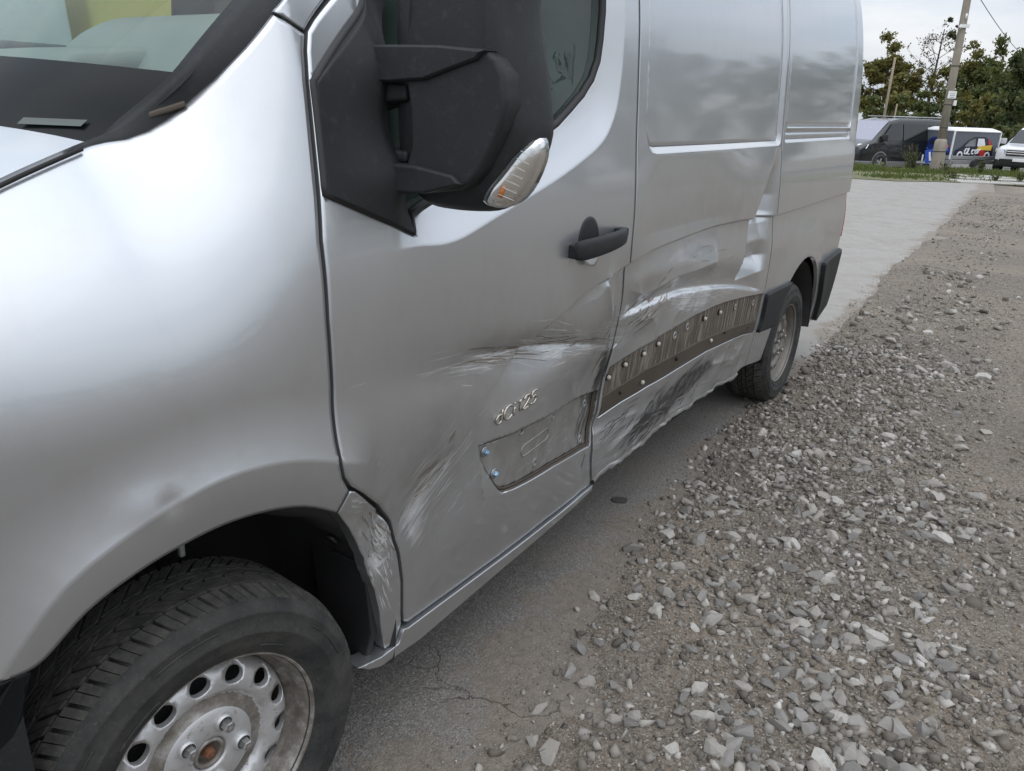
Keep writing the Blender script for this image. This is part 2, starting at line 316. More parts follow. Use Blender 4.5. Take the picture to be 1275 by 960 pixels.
class MB:
    """collects simple shapes for ONE mesh"""
    def __init__(s): s.V = []; s.F = []
    def add(s, V, F):
        n = len(s.V); s.V += [tuple(map(float, v)) for v in V]; s.F += [tuple(i+n for i in f) for f in F]; return s
    def box(s, lo, hi, rot=None, at=(0,0,0)):
        x0,y0,z0 = lo; x1,y1,z1 = hi
        V = [Vector(v) for v in ((x0,y0,z0),(x1,y0,z0),(x1,y1,z0),(x0,y1,z0),(x0,y0,z1),(x1,y0,z1),(x1,y1,z1),(x0,y1,z1))]
        if rot is not None: V = [rot @ v for v in V]
        V = [v+Vector(at) for v in V]
        return s.add(V, [(0,3,2,1),(4,5,6,7),(0,1,5,4),(1,2,6,5),(2,3,7,6),(3,0,4,7)])
    def tube(s, pts, r, n=8, closed=False, cap=True):
        pts = [Vector(p) for p in pts]; m = len(pts); base = len(s.V)
        rs = r if isinstance(r, (list, tuple)) else [r]*m
        up = None
        for i, p in enumerate(pts):
            a = pts[i-1] if (i or closed) else p; b = pts[(i+1) % m] if (i < m-1 or closed) else p
            d = (b-a)
            if d.length < 1e-9: d = Vector((0,0,1))
            d.normalize()
            if up is None: up = d.orthogonal().normalized()
            up = (up-d*up.dot(d))
            if up.length < 1e-6: up = d.orthogonal()
            up.normalize(); sd = d.cross(up)
            for k in range(n):
                t = 2*math.pi*k/n; s.V.append(tuple(p+(up*math.cos(t)+sd*math.sin(t))*rs[i]))
        for i in range(m if closed else m-1):
            j = (i+1) % m
            for k in range(n):
                l = (k+1) % n; s.F.append((base+i*n+k, base+i*n+l, base+j*n+l, base+j*n+k))
        if cap and not closed:
            s.F.append(tuple(base+k for k in reversed(range(n)))); s.F.append(tuple(base+(m-1)*n+k for k in range(n)))
        return s
    def lathe_y(s, prof, n=48, c=(0,0,0), closed=False):
        """profile of (r, y) turned round an axis parallel to y through c"""
        base = len(s.V); m = len(prof)
        for r, y in prof:
            for k in range(n):
                t = 2*math.pi*k/n; s.V.append((c[0]+r*math.cos(t), c[1]+y, c[2]+r*math.sin(t)))
        for i in range(m if closed else m-1):
            j = (i+1) % m
            for k in range(n):
                l = (k+1) % n; s.F.append((base+i*n+k, base+j*n+k, base+j*n+l, base+i*n+l))
        return s
    def loft(s, rings, closed=True, cap=True):
        base = len(s.V); n = len(rings[0])
        for r in rings: s.V += [tuple(map(float, v)) for v in r]
        for i in range(len(rings)-1):
            for k in range(n if closed else n-1):
                l = (k+1) % n; s.F.append((base+i*n+k, base+i*n+l, base+(i+1)*n+l, base+(i+1)*n+k))
        if cap:
            s.F.append(tuple(base+k for k in reversed(range(n)))); s.F.append(tuple(base+(len(rings)-1)*n+k for k in range(n)))
        return s
    def prism(s, poly, f0, f1):
        """polygon of 2d points; f0 and f1 map a 2d point to the near and far 3d point"""
        return s.loft([[f0(*p) for p in poly], [f1(*p) for p in poly]])
    def build(s, name, mat, parent=None, smooth=False, bevel=0., seg=2, subsurf=0, recalc=True):
        me = bpy.data.meshes.new(name); me.from_pydata(s.V, [], s.F); me.update()
        if recalc:
            bm = bmesh.new(); bm.from_mesh(me); bmesh.ops.recalc_face_normals(bm, faces=bm.faces); bm.to_mesh(me); bm.free()
        if smooth: me.polygons.foreach_set('use_smooth', [True]*len(me.polygons))
        o = link(name, me, mat, parent)
        if bevel:
            b = o.modifiers.new('bevel', 'BEVEL'); b.width = bevel; b.segments = seg; b.limit_method = 'ANGLE'; b.angle_limit = rad(28); b.harden_normals = False
            me.polygons.foreach_set('use_smooth', [True]*len(me.polygons))
            w = o.modifiers.new('wn', 'WEIGHTED_NORMAL'); w.keep_sharp = True
        if subsurf:
            q = o.modifiers.new('sub', 'SUBSURF'); q.levels = q.render_levels = subsurf
        return o
def catmull(pts, per=6, closed=False):
    P = [np.array(p, float) for p in pts]; n = len(P); out = []
    rng = range(n if closed else n-1)
    for i in rng:
        if closed: a, b, c, d = P[i-1], P[i], P[(i+1) % n], P[(i+2) % n]
        else: a, b, c, d = P[max(i-1,0)], P[i], P[i+1], P[min(i+2,n-1)]
        for k in range(per):
            t = k/per; out.append(.5*((2*b)+(-a+c)*t+(2*a-5*b+4*c-d)*t*t+(-a+3*b-3*c+d)*t**3))
    if not closed: out.append(P[-1])
    return out
def dens(poly, h, closed=True):
    """resample the edges of a polyline so that no step exceeds h"""
    out = []; n = len(poly)
    for i in range(n if closed else n-1):
        a = np.array(poly[i], float); b = np.array(poly[(i+1) % n], float); k = max(1, int(math.ceil(np.linalg.norm(b-a)/h)))
        for j in range(k): out.append(a+(b-a)*j/k)
    if not closed: out.append(np.array(poly[-1], float))
    return np.array(out)
def inside(P, poly):
    x, z = P[:,0], P[:,1]; r = np.zeros(len(P), bool); n = len(poly)
    for i in range(n):
        x0, z0 = poly[i]; x1, z1 = poly[(i+1) % n]
        if z0 == z1: continue
        c = ((z0 > z) != (z1 > z)) & (x < (x1-x0)*(z-z0)/(z1-z0)+x0)
        r ^= c
    return r
def area2(poly):
    p = np.asarray(poly); q = np.roll(p, -1, 0); return .5*np.sum(p[:,0]*q[:,1]-q[:,0]*p[:,1])
def pnormals(poly):
    """unit normals of a closed polygon's vertices, pointing outward"""
    p = np.asarray(poly, float); t = np.roll(p, -1, 0)-np.roll(p, 1, 0); t /= np.linalg.norm(t, axis=1)[:,None]+1e-12
    n = np.stack([t[:,1], -t[:,0]], 1)
    return n if area2(p) > 0 else -n
def shrink(poly, d): return np.asarray(poly, float)-pnormals(poly)*d
# ------------------------------------------------------------------ the shape of the van's left side: y = S(x, z)
# x runs from the front axle (0) to the rear of the van, z up from the ground, y into the van
_FZ = np.array([-.2,.30,.40,.55,.75,.95,1.12,1.30,1.42,1.8,2.0,2.2,2.4,2.5])
_FY = np.array([.10,.055,.04,.02,.006,0,0,.006,.02,.045,.078,.13,.25,.36])
def sm(t):
    t = np.clip(t, 0, 1); return t*t*(3-2*t)
def section(z):
    o = 0
    for d in np.linspace(-.08, .08, 9): o = o + np.interp(z+d, _FZ, _FY)
    return o/9
def gau(x, z, cx, cz, sx, sz, rot=0.):
    c, s = math.cos(rot), math.sin(rot)
    u = (x-cx)*c + (z-cz)*s; v = -(x-cx)*s + (z-cz)*c
    return np.exp(-.5*((u/sx)**2 + (v/sz)**2))
def sdist(x, z, pts):
    """signed distance to an open polyline in (x, z); positive to the left of its direction"""
    x = np.asarray(x, float); z = np.asarray(z, float)
    best = np.full(x.shape, 1e9); sgn = np.ones(x.shape)
    for (ax, az), (bx, bz) in zip(pts[:-1], pts[1:]):
        dx, dz = bx-ax, bz-az; L = dx*dx+dz*dz
        t = np.clip(((x-ax)*dx+(z-az)*dz)/L, 0, 1)
        px, pz = x-(ax+t*dx), z-(az+t*dz)
        d = px*px+pz*pz
        cr = dx*(z-az)-dz*(x-ax)
        better = d < best-1e-12
        best = np.where(better, d, best); sgn = np.where(better, np.where(cr >= 0, 1., -1.), sgn)
    return np.sqrt(best)*sgn
def vnoise(x, z, f, seed=0):
    """cheap smooth value noise, -1..1"""
    x = np.asarray(x, float)*f; z = np.asarray(z, float)*f
    ix, iz = np.floor(x), np.floor(z); fx, fz = sm(x-ix), sm(z-iz)
    def h(a, b):
        s = np.sin(a*127.1+b*311.7+seed*74.7)*43758.5453
        return (s-np.floor(s))*2-1
    return (h(ix,iz)*(1-fx)+h(ix+1,iz)*fx)*(1-fz)+(h(ix,iz+1)*(1-fx)+h(ix+1,iz+1)*fx)*fz
BAND = [(.30,1.245),(.45,1.255),(.529,1.262),(.604,1.256),(.676,1.262),(.779,1.288),(.989,1.342),(1.10,1.372),(1.224,1.412),(1.30,1.442),(1.352,1.476),(1.395,1.532),(1.418,1.60),(1.432,1.69),(1.438,1.815),(1.44,2.3)]
SWAGE = [(.772,.70),(.758,.765),(.757,.81),(.779,.853),(.82,.876),(.869,.902),(.93,.934),(.991,.96),(1.09,.992),(1.199,1.02),(1.331,1.052),(1.476,1.076),(1.62,1.097),(1.808,1.111),(2.05,1.122),(2.274,1.129),(2.594,1.124),(3.0,1.103),(3.51,1.104),(4.302,1.112),(4.8,1.112)]
FLARE = [(-.42,.62),(-.34,.72),(-.302,.776),(-.225,.862),(-.128,.913),(-.07,.931),(-.01,.944),(.055,.946),(.13,.935),(.197,.915),(.288,.877),(.36,.845)]
CREASE = [(1.50,.90),(1.643,.923),(1.85,.932),(2.056,.922),(2.412,.879),(2.70,.83),(2.938,.778),(3.02,.765)]
FOLD1 = [(.70,.985),(.95,.945),(1.20,.90),(1.44,.842)]
FOLD2 = [(1.40,1.035),(1.45,.93),(1.475,.82),(1.49,.74)]
FOLD3 = [(.475,.60),(.50,.665),(.565,.72),(.66,.76)]
FOLD4 = [(1.56,1.00),(1.70,.955),(1.95,.985),(2.30,.99)]
FOLD5 = [(1.62,.40),(1.85,.48),(2.10,.44),(2.45,.52),(2.80,.46)]
DENTE = [(2.935,1.40),(2.90,1.33),(2.80,1.21),(2.70,1.10),(2.67,1.0)]
def crom(pts, per=3):
    P = np.array(pts, float); n = len(P); out = []
    for i in range(n-1):
        a, b, c, d = P[max(i-1,0)], P[i], P[i+1], P[min(i+2,n-1)]
        for k in range(per):
            t = k/per; out.append(tuple(.5*((2*b)+(-a+c)*t+(2*a-5*b+4*c-d)*t*t+(-a+3*b-3*c+d)*t**3)))
    return out+[tuple(P[-1])]
BAND, FLARE, CREASE, SWAGE = crom(BAND), crom(FLARE), crom(CREASE), crom(SWAGE, 2)
def S(x, z):
    x = np.asarray(x, float); z = np.asarray(z, float)
    y = section(z)
    # plan taper towards the nose and the rear corner
    t = np.clip(.1-x, 0, None); y = y + .35*t**2 + np.where(t > .5, 3*(t-.5)**2, 0)
    t = np.clip(x-4.5, 0, None); y = y + 2.2*t**2
    # shoulder of the front wing rising to the windscreen
    k = (.19+1.035*sm((.32-x)/.35))*sm((.75-x)/.4)
    y = y + k*np.clip(z-1.05, 0, None)**2
    # window surround of the cab door: tilted inward above the curved waist line
    d = sdist(x, z, BAND)
    m = sm((x-.46)/.09)
    y = y + m*.52*np.where(d > 0, d/(1+(np.abs(d)/.10)**3)**(1/3), 0)
    # lower body set back under the swage line
    d = -sdist(x, z, SWAGE)
    y = y + .018*sm((d+.004)/.010)*(1-.72*sm(d/.17))*sm((x-.73)/.03)*(1-(1-sm((z-.47)/.24))*(1-sm((x-1.2)/.3)))
    # wheel arch flare of the wing
    d = sdist(x, z, FLARE)
    w = sm((.42-x)/.12)
    y = y - .022*w*np.where(d > 0, np.clip(1-d/.12, 0, 1)**2, 1.0) + .02*w*np.where(d < 0, (np.clip(-d, 0, .12)/.12)**2, 0)
    # rear wheel arch flare
    d = np.hypot(x-3.70, z-.385); y = y - .018*(1-sm((d-.43)/.24))
    # ---- damage
    # crushed door edge and front of the middle panel
    y = y + .058*gau(x, z, 1.48, .66, .20, .19)
    y = y + .004*gau(x, z, 1.50, .93, .10, .12)
    # long shallow scrape dent across the door
    y = y + .012*gau(x, z, 1.05, .915, .30, .035, -.12) - .006*gau(x, z, 1.22, .84, .2, .05, .1)
    y = y + .010*gau(x, z, .62, .98, .25, .09, -.25)
    y = y - .012*gau(x, z, 1.37, .93, .06, .09) + .008*gau(x, z, 1.27, .98, .05, .06, -.3)
    # kick at the lower front corner of the door
    y = y + .016*gau(x, z, .53, .68, .05, .09, -.5) + .010*gau(x, z, .62, .60, .12, .05, .9)
    # big dent of the middle panel, above and below the swage line
    e = sdist(x, z, DENTE)
    px = sm((x-1.75)/.95)*sm((e+.015)/.095)
    px = px*(1-sm((x-2.9)/.12))
    pz = np.interp(z, [.86,.93,1.00,1.08,1.13,1.20,1.30,1.405], [.0,.62,.30,.46,.86,1.0,.55,0])
    y = y + .080*px*pz
    q = np.interp(z, [1.02,1.10,1.16,1.30,1.40], [0,.5,1,.6,0])*sm((x-1.55)/.2)*(1-sm((x-2.1)/.5))
    y = y + .014*q
    # fold above the trim strip
    c = sdist(x, z, CREASE)
    y = y + .020*np.where(c > 0, (1-sm(c/.11)), (1-sm(-c/.016)))*sm((x-1.52)/.15)*(1-sm((x-2.85)/.15))
    y = y + .014*(np.abs(vnoise(x, z, 7.5, 3))-.4)*gau(x, z, 1.75, .90, .35, .12)
    # sharp folds in the sheet
    def fold(pts, a, w, x0, x1, f=.04):
        return a*np.exp(-np.abs(sdist(x, z, pts))/w)*sm((x-x0)/f)*sm((x1-x)/f)
    y = y + fold(FOLD1, .011, .018, .66, 1.48, .15) - fold(FOLD2, .018, .026, 1.36, 1.535, .03) + fold(FOLD3, .004, .016, .455, .70)
    y = y - fold(FOLD4, .010, .030, 1.55, 2.4, .12) - fold(FOLD5, .008, .028, 1.56, 2.9, .1)
    # crumpled lower edge of the middle panel
    b = sm((.60-z)/.1)*sm((x-1.35)/.2)*(1-sm((x-2.85)/.2))
    y = y + b*(.012*np.abs(vnoise(x, z, 7, 5))+.006*np.abs(vnoise(x, z, 17, 8))+.004)
    # crumpled pillar between the wheel arch and the door
    b = sm((.42-x)/.03+.9)*sm((x-.30)/.04)*sm((.76-z)/.08)*sm((z-.42)/.06)
    y = y + b*(.017*np.abs(vnoise(x, z*.6, 22, 2))+.006*np.abs(vnoise(x, z*.6, 48, 4))+.002)
    # stone-sized ding on the arch crease
    y = y + .0045*gau(x, z, -.07, .935, .013, .013) - .003*gau(x, z, -.10, .945, .03, .02)
    return y
# ------------------------------------------------------------------ sheet metal panels laid on y = S(x, z)
FEATURES = [SWAGE, BAND, FLARE, CREASE, DENTE, FOLD1, FOLD2, FOLD3, FOLD4, FOLD5]
def lineg(x, z, a, b, w):
    """soft line from a to b"""
    d = np.abs(sdist(x, z, [a, b])); return np.exp(-.5*(d/w)**2)
def wear(x, z):
    """where the paint is scuffed, blackened, bare or dusty (0..1)"""
    li = .6*(0*x) + .50*lineg(x, z, (.66,.965), (1.16,.872), .012) + .50*lineg(x, z, (.78,1.005), (1.40,.880), .011) + .40*lineg(x, z, (.45,.985), (.8,.935), .012) + .6*lineg(x, z, (.95,.945), (1.45,.83), .018)
    up_ = .55*gau(x, z, .61,.715, .14, .050, .62) + .75*gau(x, z, .545,.60, .03, .07) + .5*gau(x, z, .70,.63, .10, .07, .6) + .7*gau(x, z, .42,.62, .03, .10)
    c = sdist(x, z, CREASE)
    li += .55*np.where(c < 0, np.exp(c/.030), np.exp(-np.clip(c,0,1)/.009))*sm((x-1.55)/.1)*(1-sm((x-2.45)/.3))
    li += .9*gau(x, z, 2.12,.862, .17, .045, -.1) + .8*gau(x, z, 1.58,.84, .05, .09, .3) + .5*gau(x, z, 1.50, .80, .03, .15)
    li += .8*lineg(x, z, (1.50,.36), (2.9,.36), .025)*(vnoise(x, z, 6, 9)*.5+.5)
    li += .55*gau(x, z, .25,.835, .06, .012, -.3)
    li += .6*gau(x, z, 1.25,.50, .18, .02, -.3)*0
    dk = .45*lineg(x, z, (.485,.64), (.56,.715), .008) + .6*lineg(x, z, (1.455,.93), (1.49,.74), .014) + 1.0*gau(x, z, 2.12,.47, .24, .065, .25) + .8*gau(x, z, 1.85,.45, .12, .04, .35) + .7*gau(x, z, 2.35,.50, .14, .03, .2) + .85*gau(x, z, 1.50,.62, .035, .12) + .7*gau(x, z, 1.51,.74, .03, .05) + .6*gau(x, z, 1.70,.50, .09, .03, .3)
    dk += .55*gau(x, z, 2.5,.44, .1, .05, .3) + .35*gau(x, z, .49,.66, .05, .02, .5) + .5*gau(x, z, 1.44,.37,.05,.05) + .35*lineg(x, z, (.95,.93), (1.30,.872), .010)
    ba = gau(x, z, .43,.60, .035, .10)
    di = .35*sm((.46-z)/.16)*(vnoise(x, z, 5, 12)*.5+.5) + .45*gau(x, z, 1.60,.99,.16,.10) + .5*gau(x, z, 2.45,1.2,.35,.12) + .55*gau(x, z, .62,.80,.18,.09,.3) + .8*gau(x, z, 1.05,.93,.30,.05,-.16) + .4*gau(x, z, 1.42,.86,.08,.12)
    return dict(scuff_up=np.clip(up_,0,1), scuff_light=np.clip(li,0,1), scuff_dark=np.clip(dk,0,1), bare=np.clip(ba,0,1), dirt=np.clip(di,0,1))
def add_wear(me, x, z, keep=None):
    w = wear(x, z)
    for k, v in w.items():
        v = np.where(v < .02, 0., v)
        if keep is not None: v = v*keep
        a = me.attributes.new(k, 'FLOAT', 'POINT'); a.data.foreach_set('value', np.ascontiguousarray(v, dtype=np.float32))
def grad_normal(yf, x, z, e=.0015):
    gx = (yf(x+e, z)-yf(x-e, z))/(2*e); gz = (yf(x, z+e)-yf(x, z-e))/(2*e)
    n = np.stack([gx, -np.ones_like(gx), gz], 1); return n/np.linalg.norm(n, axis=1)[:,None]
def panel(name, poly, mat, parent, holes=(), h=.016, yf=S, flange=.014, lines=FEATURES, roll=.0035, mirror=None, damaged=True, hole_flange=None, fine=()):
    """one sheet of metal cut to a polygon in (x, z), edges rolled in; holes are cut through it"""
    rings = []
    for i, q in enumerate([poly]+list(holes)):
        d = dens(q, h*.8)
        if (area2(d) > 0) != (i == 0): d = d[::-1]
        rings.append(d)
    P = []; E = []; nb = []
    for d in rings:
        n0 = len(P); P += [tuple(v) for v in d]; E += [(n0+k, n0+(k+1) % len(d)) for k in range(len(d))]; nb.append((n0, len(d)))
    edge = np.array(P)
    ext = []
    for i, d in enumerate(rings):
        ext.append(d-pnormals(d)*(roll*1.3)*(1 if i == 0 else -1)); ext.append(d-pnormals(d)*(roll*4)*(1 if i == 0 else -1))
    lo = rings[0].min(0); hi = rings[0].max(0)
    for ln in lines:
        ln = np.array(ln)
        if ln[:,0].max() < lo[0] or ln[:,0].min() > hi[0] or ln[:,1].max() < lo[1] or ln[:,1].min() > hi[1]: continue
        d = dens(ln, .011, closed=False); t = np.gradient(d, axis=0); t /= np.linalg.norm(t, axis=1)[:,None]; nn = np.stack([-t[:,1], t[:,0]], 1)
        for o in (-.014, -.009, -.0045, 0, .0045, .009, .014): ext.append(d+nn*o)
    gx = np.arange(lo[0], hi[0], h); gz = np.arange(lo[1], hi[1], h*.87)
    G = np.array([(x+(h/2 if j % 2 else 0), z) for j, z in enumerate(gz) for x in gx])
    FG = []
    for x0, z0, x1, z1, hf in fine:
        FG += [(x+(hf/2 if j % 2 else 0), z) for j, z in enumerate(np.arange(z0, z1, hf*.87)) for x in np.arange(x0, x1, hf)]
    feat = np.concatenate(ext)
    # thin out: keep feature points first, then grid points that are not too near
    def thin(A, used, r):
        keep = []
        for a in A:
            k = (int(a[0]//r), int(a[1]//r)); ok = True
            for i in (-1,0,1):
                for j in (-1,0,1):
                    for b in used.get((k[0]+i, k[1]+j), ()):
                        if (a[0]-b[0])**2+(a[1]-b[1])**2 < r*r: ok = False; break
                    if not ok: break
                if not ok: break
            if ok: used.setdefault(k, []).append(a); keep.append(a)
        return keep
    used = {}
    def mask(A):
        m = inside(A, rings[0])
        for q in rings[1:]: m &= ~inside(A, q)
        return A[m]
    rr = .0034; used = {}
    for a in edge: used.setdefault((int(a[0]//rr), int(a[1]//rr)), []).append(a)
    F1 = thin(mask(feat), used, rr)
    r2 = h*.55; used2 = {}
    for a in list(edge)+F1: used2.setdefault((int(a[0]//r2), int(a[1]//r2)), []).append(a)
    F2 = []
    if FG:
        r3 = min(q[4] for q in fine)*.6; u3 = {}
        for a in list(edge)+F1: u3.setdefault((int(a[0]//r3), int(a[1]//r3)), []).append(a)
        F2 = thin(mask(np.array(FG)), u3, r3)
        for a in F2: used2.setdefault((int(a[0]//r2), int(a[1]//r2)), []).append(a)
    F2 = F2+thin(mask(G), used2, r2)
    P = P+[tuple(a) for a in F1]+[tuple(a) for a in F2]
    out = delaunay_2d_cdt([Vector(v) for v in P], E, [], 0, 1e-7)
    V = np.array([tuple(v) for v in out[0]]); T = np.array([f for f in out[2] if len(f) == 3])
    c = V[T].mean(1); k = inside(c, rings[0])
    for q in rings[1:]: k &= ~inside(c, q)
    T = T[k]
    # triangles must face outward (-y): in (x, z) seen from -y that is counter-clockwise
    a = V[T]; ar = (a[:,1,0]-a[:,0,0])*(a[:,2,1]-a[:,0,1])-(a[:,2,0]-a[:,0,0])*(a[:,1,1]-a[:,0,1]); T[ar < 0] = T[ar < 0][:, ::-1]
    x, z = V[:,0], V[:,1]; y = yf(x, z); N = grad_normal(yf, x, z)
    # rolled edge
    orig = {}
    for oi, ids in enumerate(out[3]):
        for q in ids: orig[q] = oi
    V3 = np.stack([x, y, z], 1); VV = [V3]; NN = [N]; FF = [tuple(t) for t in T]; X = [x]; Z = [z]; cnt = len(V3)
    for i, (n0, m) in enumerate(nb):
        idx = np.array([orig.get(n0+k, -1) for k in range(m)]); idx = idx[idx >= 0]; m = len(idx)
        fl = flange if (i == 0 or hole_flange is None) else hole_flange
        pn = pnormals(rings[i])*(1 if i == 0 else -1)
        if len(pn) != m: pn = pn[:m]
        o3 = np.stack([pn[:,0], np.zeros(m), pn[:,1]], 1)
        V3[idx,1] += roll*.45
        nb3 = N[idx]*.55+o3*.83; N[idx] = nb3/np.linalg.norm(nb3, axis=1)[:,None]
        if fl:
            top = V3[idx].copy(); bot = top.copy(); bot[:,1] += fl
            VV += [top, bot]; NN += [o3, o3]; X += [x[idx]]*2; Z += [z[idx]]*2
            for k in range(m):
                l = (k+1) % m; FF.append((cnt+k, cnt+m+k, cnt+m+l, cnt+l) if i == 0 or True else ())
            cnt += 2*m
    V3 = np.concatenate(VV); N = np.concatenate(NN); X = np.concatenate(X); Z = np.concatenate(Z)
    if mirror is not None:
        V3[:,1] = mirror-V3[:,1]; N[:,1] *= -1; FF = [f[::-1] for f in FF]
    o = meshobj(name, V3, FF, mat, parent, True, N)
    if mat in ('silver_paint', 'dusty_plate'): add_wear(o.data, X, Z, None if damaged else 0.)
    return o
def recess(name, hole, depth, inset, mat, parent, h=.02, yf=S, wall=None, lines=FEATURES, mirror=None, damaged=True):
    """the set-back floor of a pressed field together with its sloping edge"""
    q = dens(hole, h*.8)
    if area2(q) < 0: q = q[::-1]
    inn = shrink(q, inset); q = shrink(q, -.0015)
    o = panel(name, inn, mat, parent, h=h, yf=lambda a, b: yf(a, b)+depth, flange=0, lines=lines, roll=.0008, mirror=mirror, damaged=damaged)
    # sloping wall as part of the same sheet
    m = len(q); me = o.data
    V = np.zeros((2*m, 3)); V[:m,0] = q[:,0]; V[:m,2] = q[:,1]; V[:m,1] = yf(q[:,0], q[:,1])+.0015
    V[m:,0] = inn[:,0]; V[m:,2] = inn[:,1]; V[m:,1] = yf(inn[:,0], inn[:,1])+depth+.0003
    if mirror is not None: V[:,1] = mirror-V[:,1]
    F = [(k, (k+1) % m, m+(k+1) % m, m+k) for k in range(m)]
    if mirror is not None: F = [f[::-1] for f in F]
    w = meshobj('pressed_edge', V, F, wall or mat, o, True)
    if (wall or mat) == 'silver_paint': add_wear(w.data, np.concatenate([q[:,0], inn[:,0]]), np.concatenate([q[:,1], inn[:,1]]), 0.)
    return o
def on_side(x, z, off=0., yf=S):
    return Vector((x, float(yf(np.array([x]), np.array([z]))[0])+off, z))
def side_frame(x, z, yf=S):
    """outward normal of the side at a point"""
    return Vector(grad_normal(yf, np.array([float(x)]), np.array([float(z)]))[0])
def S_clean(x, z):
    x = np.asarray(x, float); z = np.asarray(z, float); y = section(z)
    t = np.clip(.1-x, 0, None); y = y+.35*t**2+np.where(t > .5, 3*(t-.5)**2, 0)
    t = np.clip(x-4.5, 0, None); y = y+2.2*t**2
    k = (.19+1.035*sm((.32-x)/.35))*sm((.75-x)/.4); y = y+k*np.clip(z-1.05, 0, None)**2
    d = sdist(x, z, BAND); y = y+sm((x-.46)/.09)*.52*np.where(d > 0, d/(1+(np.abs(d)/.10)**3)**(1/3), 0)
    d = -sdist(x, z, SWAGE); y = y + .018*sm((d+.004)/.010)*(1-.72*sm(d/.17))*sm((x-.73)/.03)*(1-(1-sm((z-.47)/.24))*(1-sm((x-1.2)/.3)))
    return y
WID = 2.07

def slivers(name, specs, mat, parent, seed, poly, holes=(), off_=-.0007, yf=S):
    """fine scratches: thin blades of scraped paint lying on the sheet. specs: (n, x, z, spread_x, spread_z, slope, length0, length1, width)"""
    r = np.random.default_rng(seed); X = []; Z = []; F = []
    for n, cx, cz, sx, sz, slope, l0, l1, wd in specs:
        for _ in range(n):
            u = r.normal(); x0 = cx+u*sx; z0 = cz+slope*u*sx*(1 if sz > 0 else 0)+r.normal()*abs(sz); a = math.atan(slope)+r.normal()*.10; L_ = l0*(l1/l0)**r.uniform(0, 1); k = 7; w0 = wd*r.uniform(.4, 1.3); cv = r.normal()*.05
            b0 = len(X); nf = len(F)
            for i in range(k):
                t = i/(k-1)-.5; px_, pz_ = x0+math.cos(a)*L_*t-math.sin(a)*L_*cv*t*t, z0+math.sin(a)*L_*t+math.cos(a)*L_*cv*t*t; w = w0*(1-(2*t)**4)*r.uniform(.5, 1.2)+.0001
                X += [px_-math.sin(a)*w*.5, px_+math.sin(a)*w*.5]; Z += [pz_+math.cos(a)*w*.5, pz_-math.cos(a)*w*.5]
                if i: q = b0+2*i; F.append((q-2, q-1, q+1, q))
            P_ = np.stack([X[b0:], Z[b0:]], 1)
            if not inside(P_, poly).all() or any(inside(P_, h_).any() for h_ in holes): del X[b0:], Z[b0:], F[nf:]
    X = np.array(X); Z = np.array(Z); Y = yf(X, Z)+off_
    o = meshobj(name, np.stack([X, Y, Z], 1), F, mat, parent, True, grad_normal(yf, X, Z)); tag(o, kind='stuff'); return o
# ------------------------------------------------------------------ the silver van
van = empty('panel_van', (0, 0, 0))
tag(van, 'large silver panel van with dented, scraped left side and missing side trim', 'van')
DOOR_FRONT = [(.80,2.03),(.60,1.862),(.42,1.701),(.374,1.663),(.352,1.642),(.340,1.611),(.328,1.558),(.315,1.464),(.303,1.372),(.291,1.297),(.285,1.154),(.287,1.028),(.281,.92),(.280,.877),(.287,.846),(.305,.818),(.347,.783),(.414,.719),(.453,.661),(.488,.569),(.508,.475),(.517,.380),(.524,.345),(.540,.334)]
B_SEAM = [(1.535,1.827),(1.535,1.53),(1.53,1.27),(1.528,1.146),(1.534,1.043),(1.546,.923),(1.546,.80),(1.540,.744),(1.531,.703),(1.530,.655),(1.522,.572),(1.508,.491),(1.505,.429),(1.507,.376),(1.522,.318)]
R_SEAM = [(3.032,2.26),(3.032,2.0),(3.020,1.549),(3.016,1.395),(3.040,1.108),(3.058,.90),(3.064,.741),(3.058,.55),(3.045,.361)]
GAP = .0045
def off(pts, d): return [(x+d, z) for x, z in pts]
# -- front wing
wing_poly = crom([(-.30,.741),(-.268,.750),(-.204,.804),(-.128,.837),(-.052,.853),(.022,.857),(.103,.846),(.194,.817),(.275,.768)], 4)+[(.297,.813)]
NARC = len(wing_poly)-1
wing_poly += [(x-.0085, z) for x, z in reversed(DOOR_FRONT[5:15])]
wing_poly += [(.341,1.637),(.290,1.662),(.243,1.607),(.196,1.556),(.157,1.521),(.12,1.491),(.09,1.473),(.058,1.461),(.028,1.456),(.006,1.451),(-.07,1.427),(-.146,1.401),(-.30,1.335),(-.45,1.235),(-.58,1.11),(-.64,1.0),(-.54,.86),(-.50,.742)]
wing = panel('front_wing', wing_poly, 'silver_paint', van, h=.014, flange=.022, roll=.002)
# -- crumpled corner behind the wheel arch
corner_poly = [(.281,.764),(.303,.807),(.318,.800),(.340,.779),(.405,.714),(.444,.656),(.479,.566),(.499,.474),(.508,.380),(.514,.344),(.500,.300),(.462,.300),(.450,.340),(.437,.391),(.416,.497),(.380,.581),(.346,.661),(.318,.71)]
corner = panel('wing_corner', corner_poly, 'silver_paint', van, h=.007, flange=.03)
tag(corner, 'crumpled bare corner of the wing behind the front wheel')
slivers('scratches', [(60,.430,.60,.022,.08,-2.4,.015,.06,.0030),(14,.33,.77,.03,.010,-.5,.02,.06,.0016)], 'scratch_light', corner, 41, corner_poly)
slivers('scratches', [(24,.41,.66,.03,.06,-1.5,.015,.05,.0035)], 'scratch_brown', corner, 42, corner_poly)
# -- sill
sill_poly = [(.36,.318),(.40,.285),(.44,.266),(.585,.254),(.916,.275),(1.184,.288),(1.52,.292),(1.52,.311),(1.30,.316),(1.195,.320),(.934,.321),(.583,.325),(.535,.325),(.515,.331),(.50,.296),(.44,.296)]
sill = panel('sill', sill_poly, 'silver_paint', van, h=.016, yf=lambda a, b: S(a, b)-.010, flange=.05)
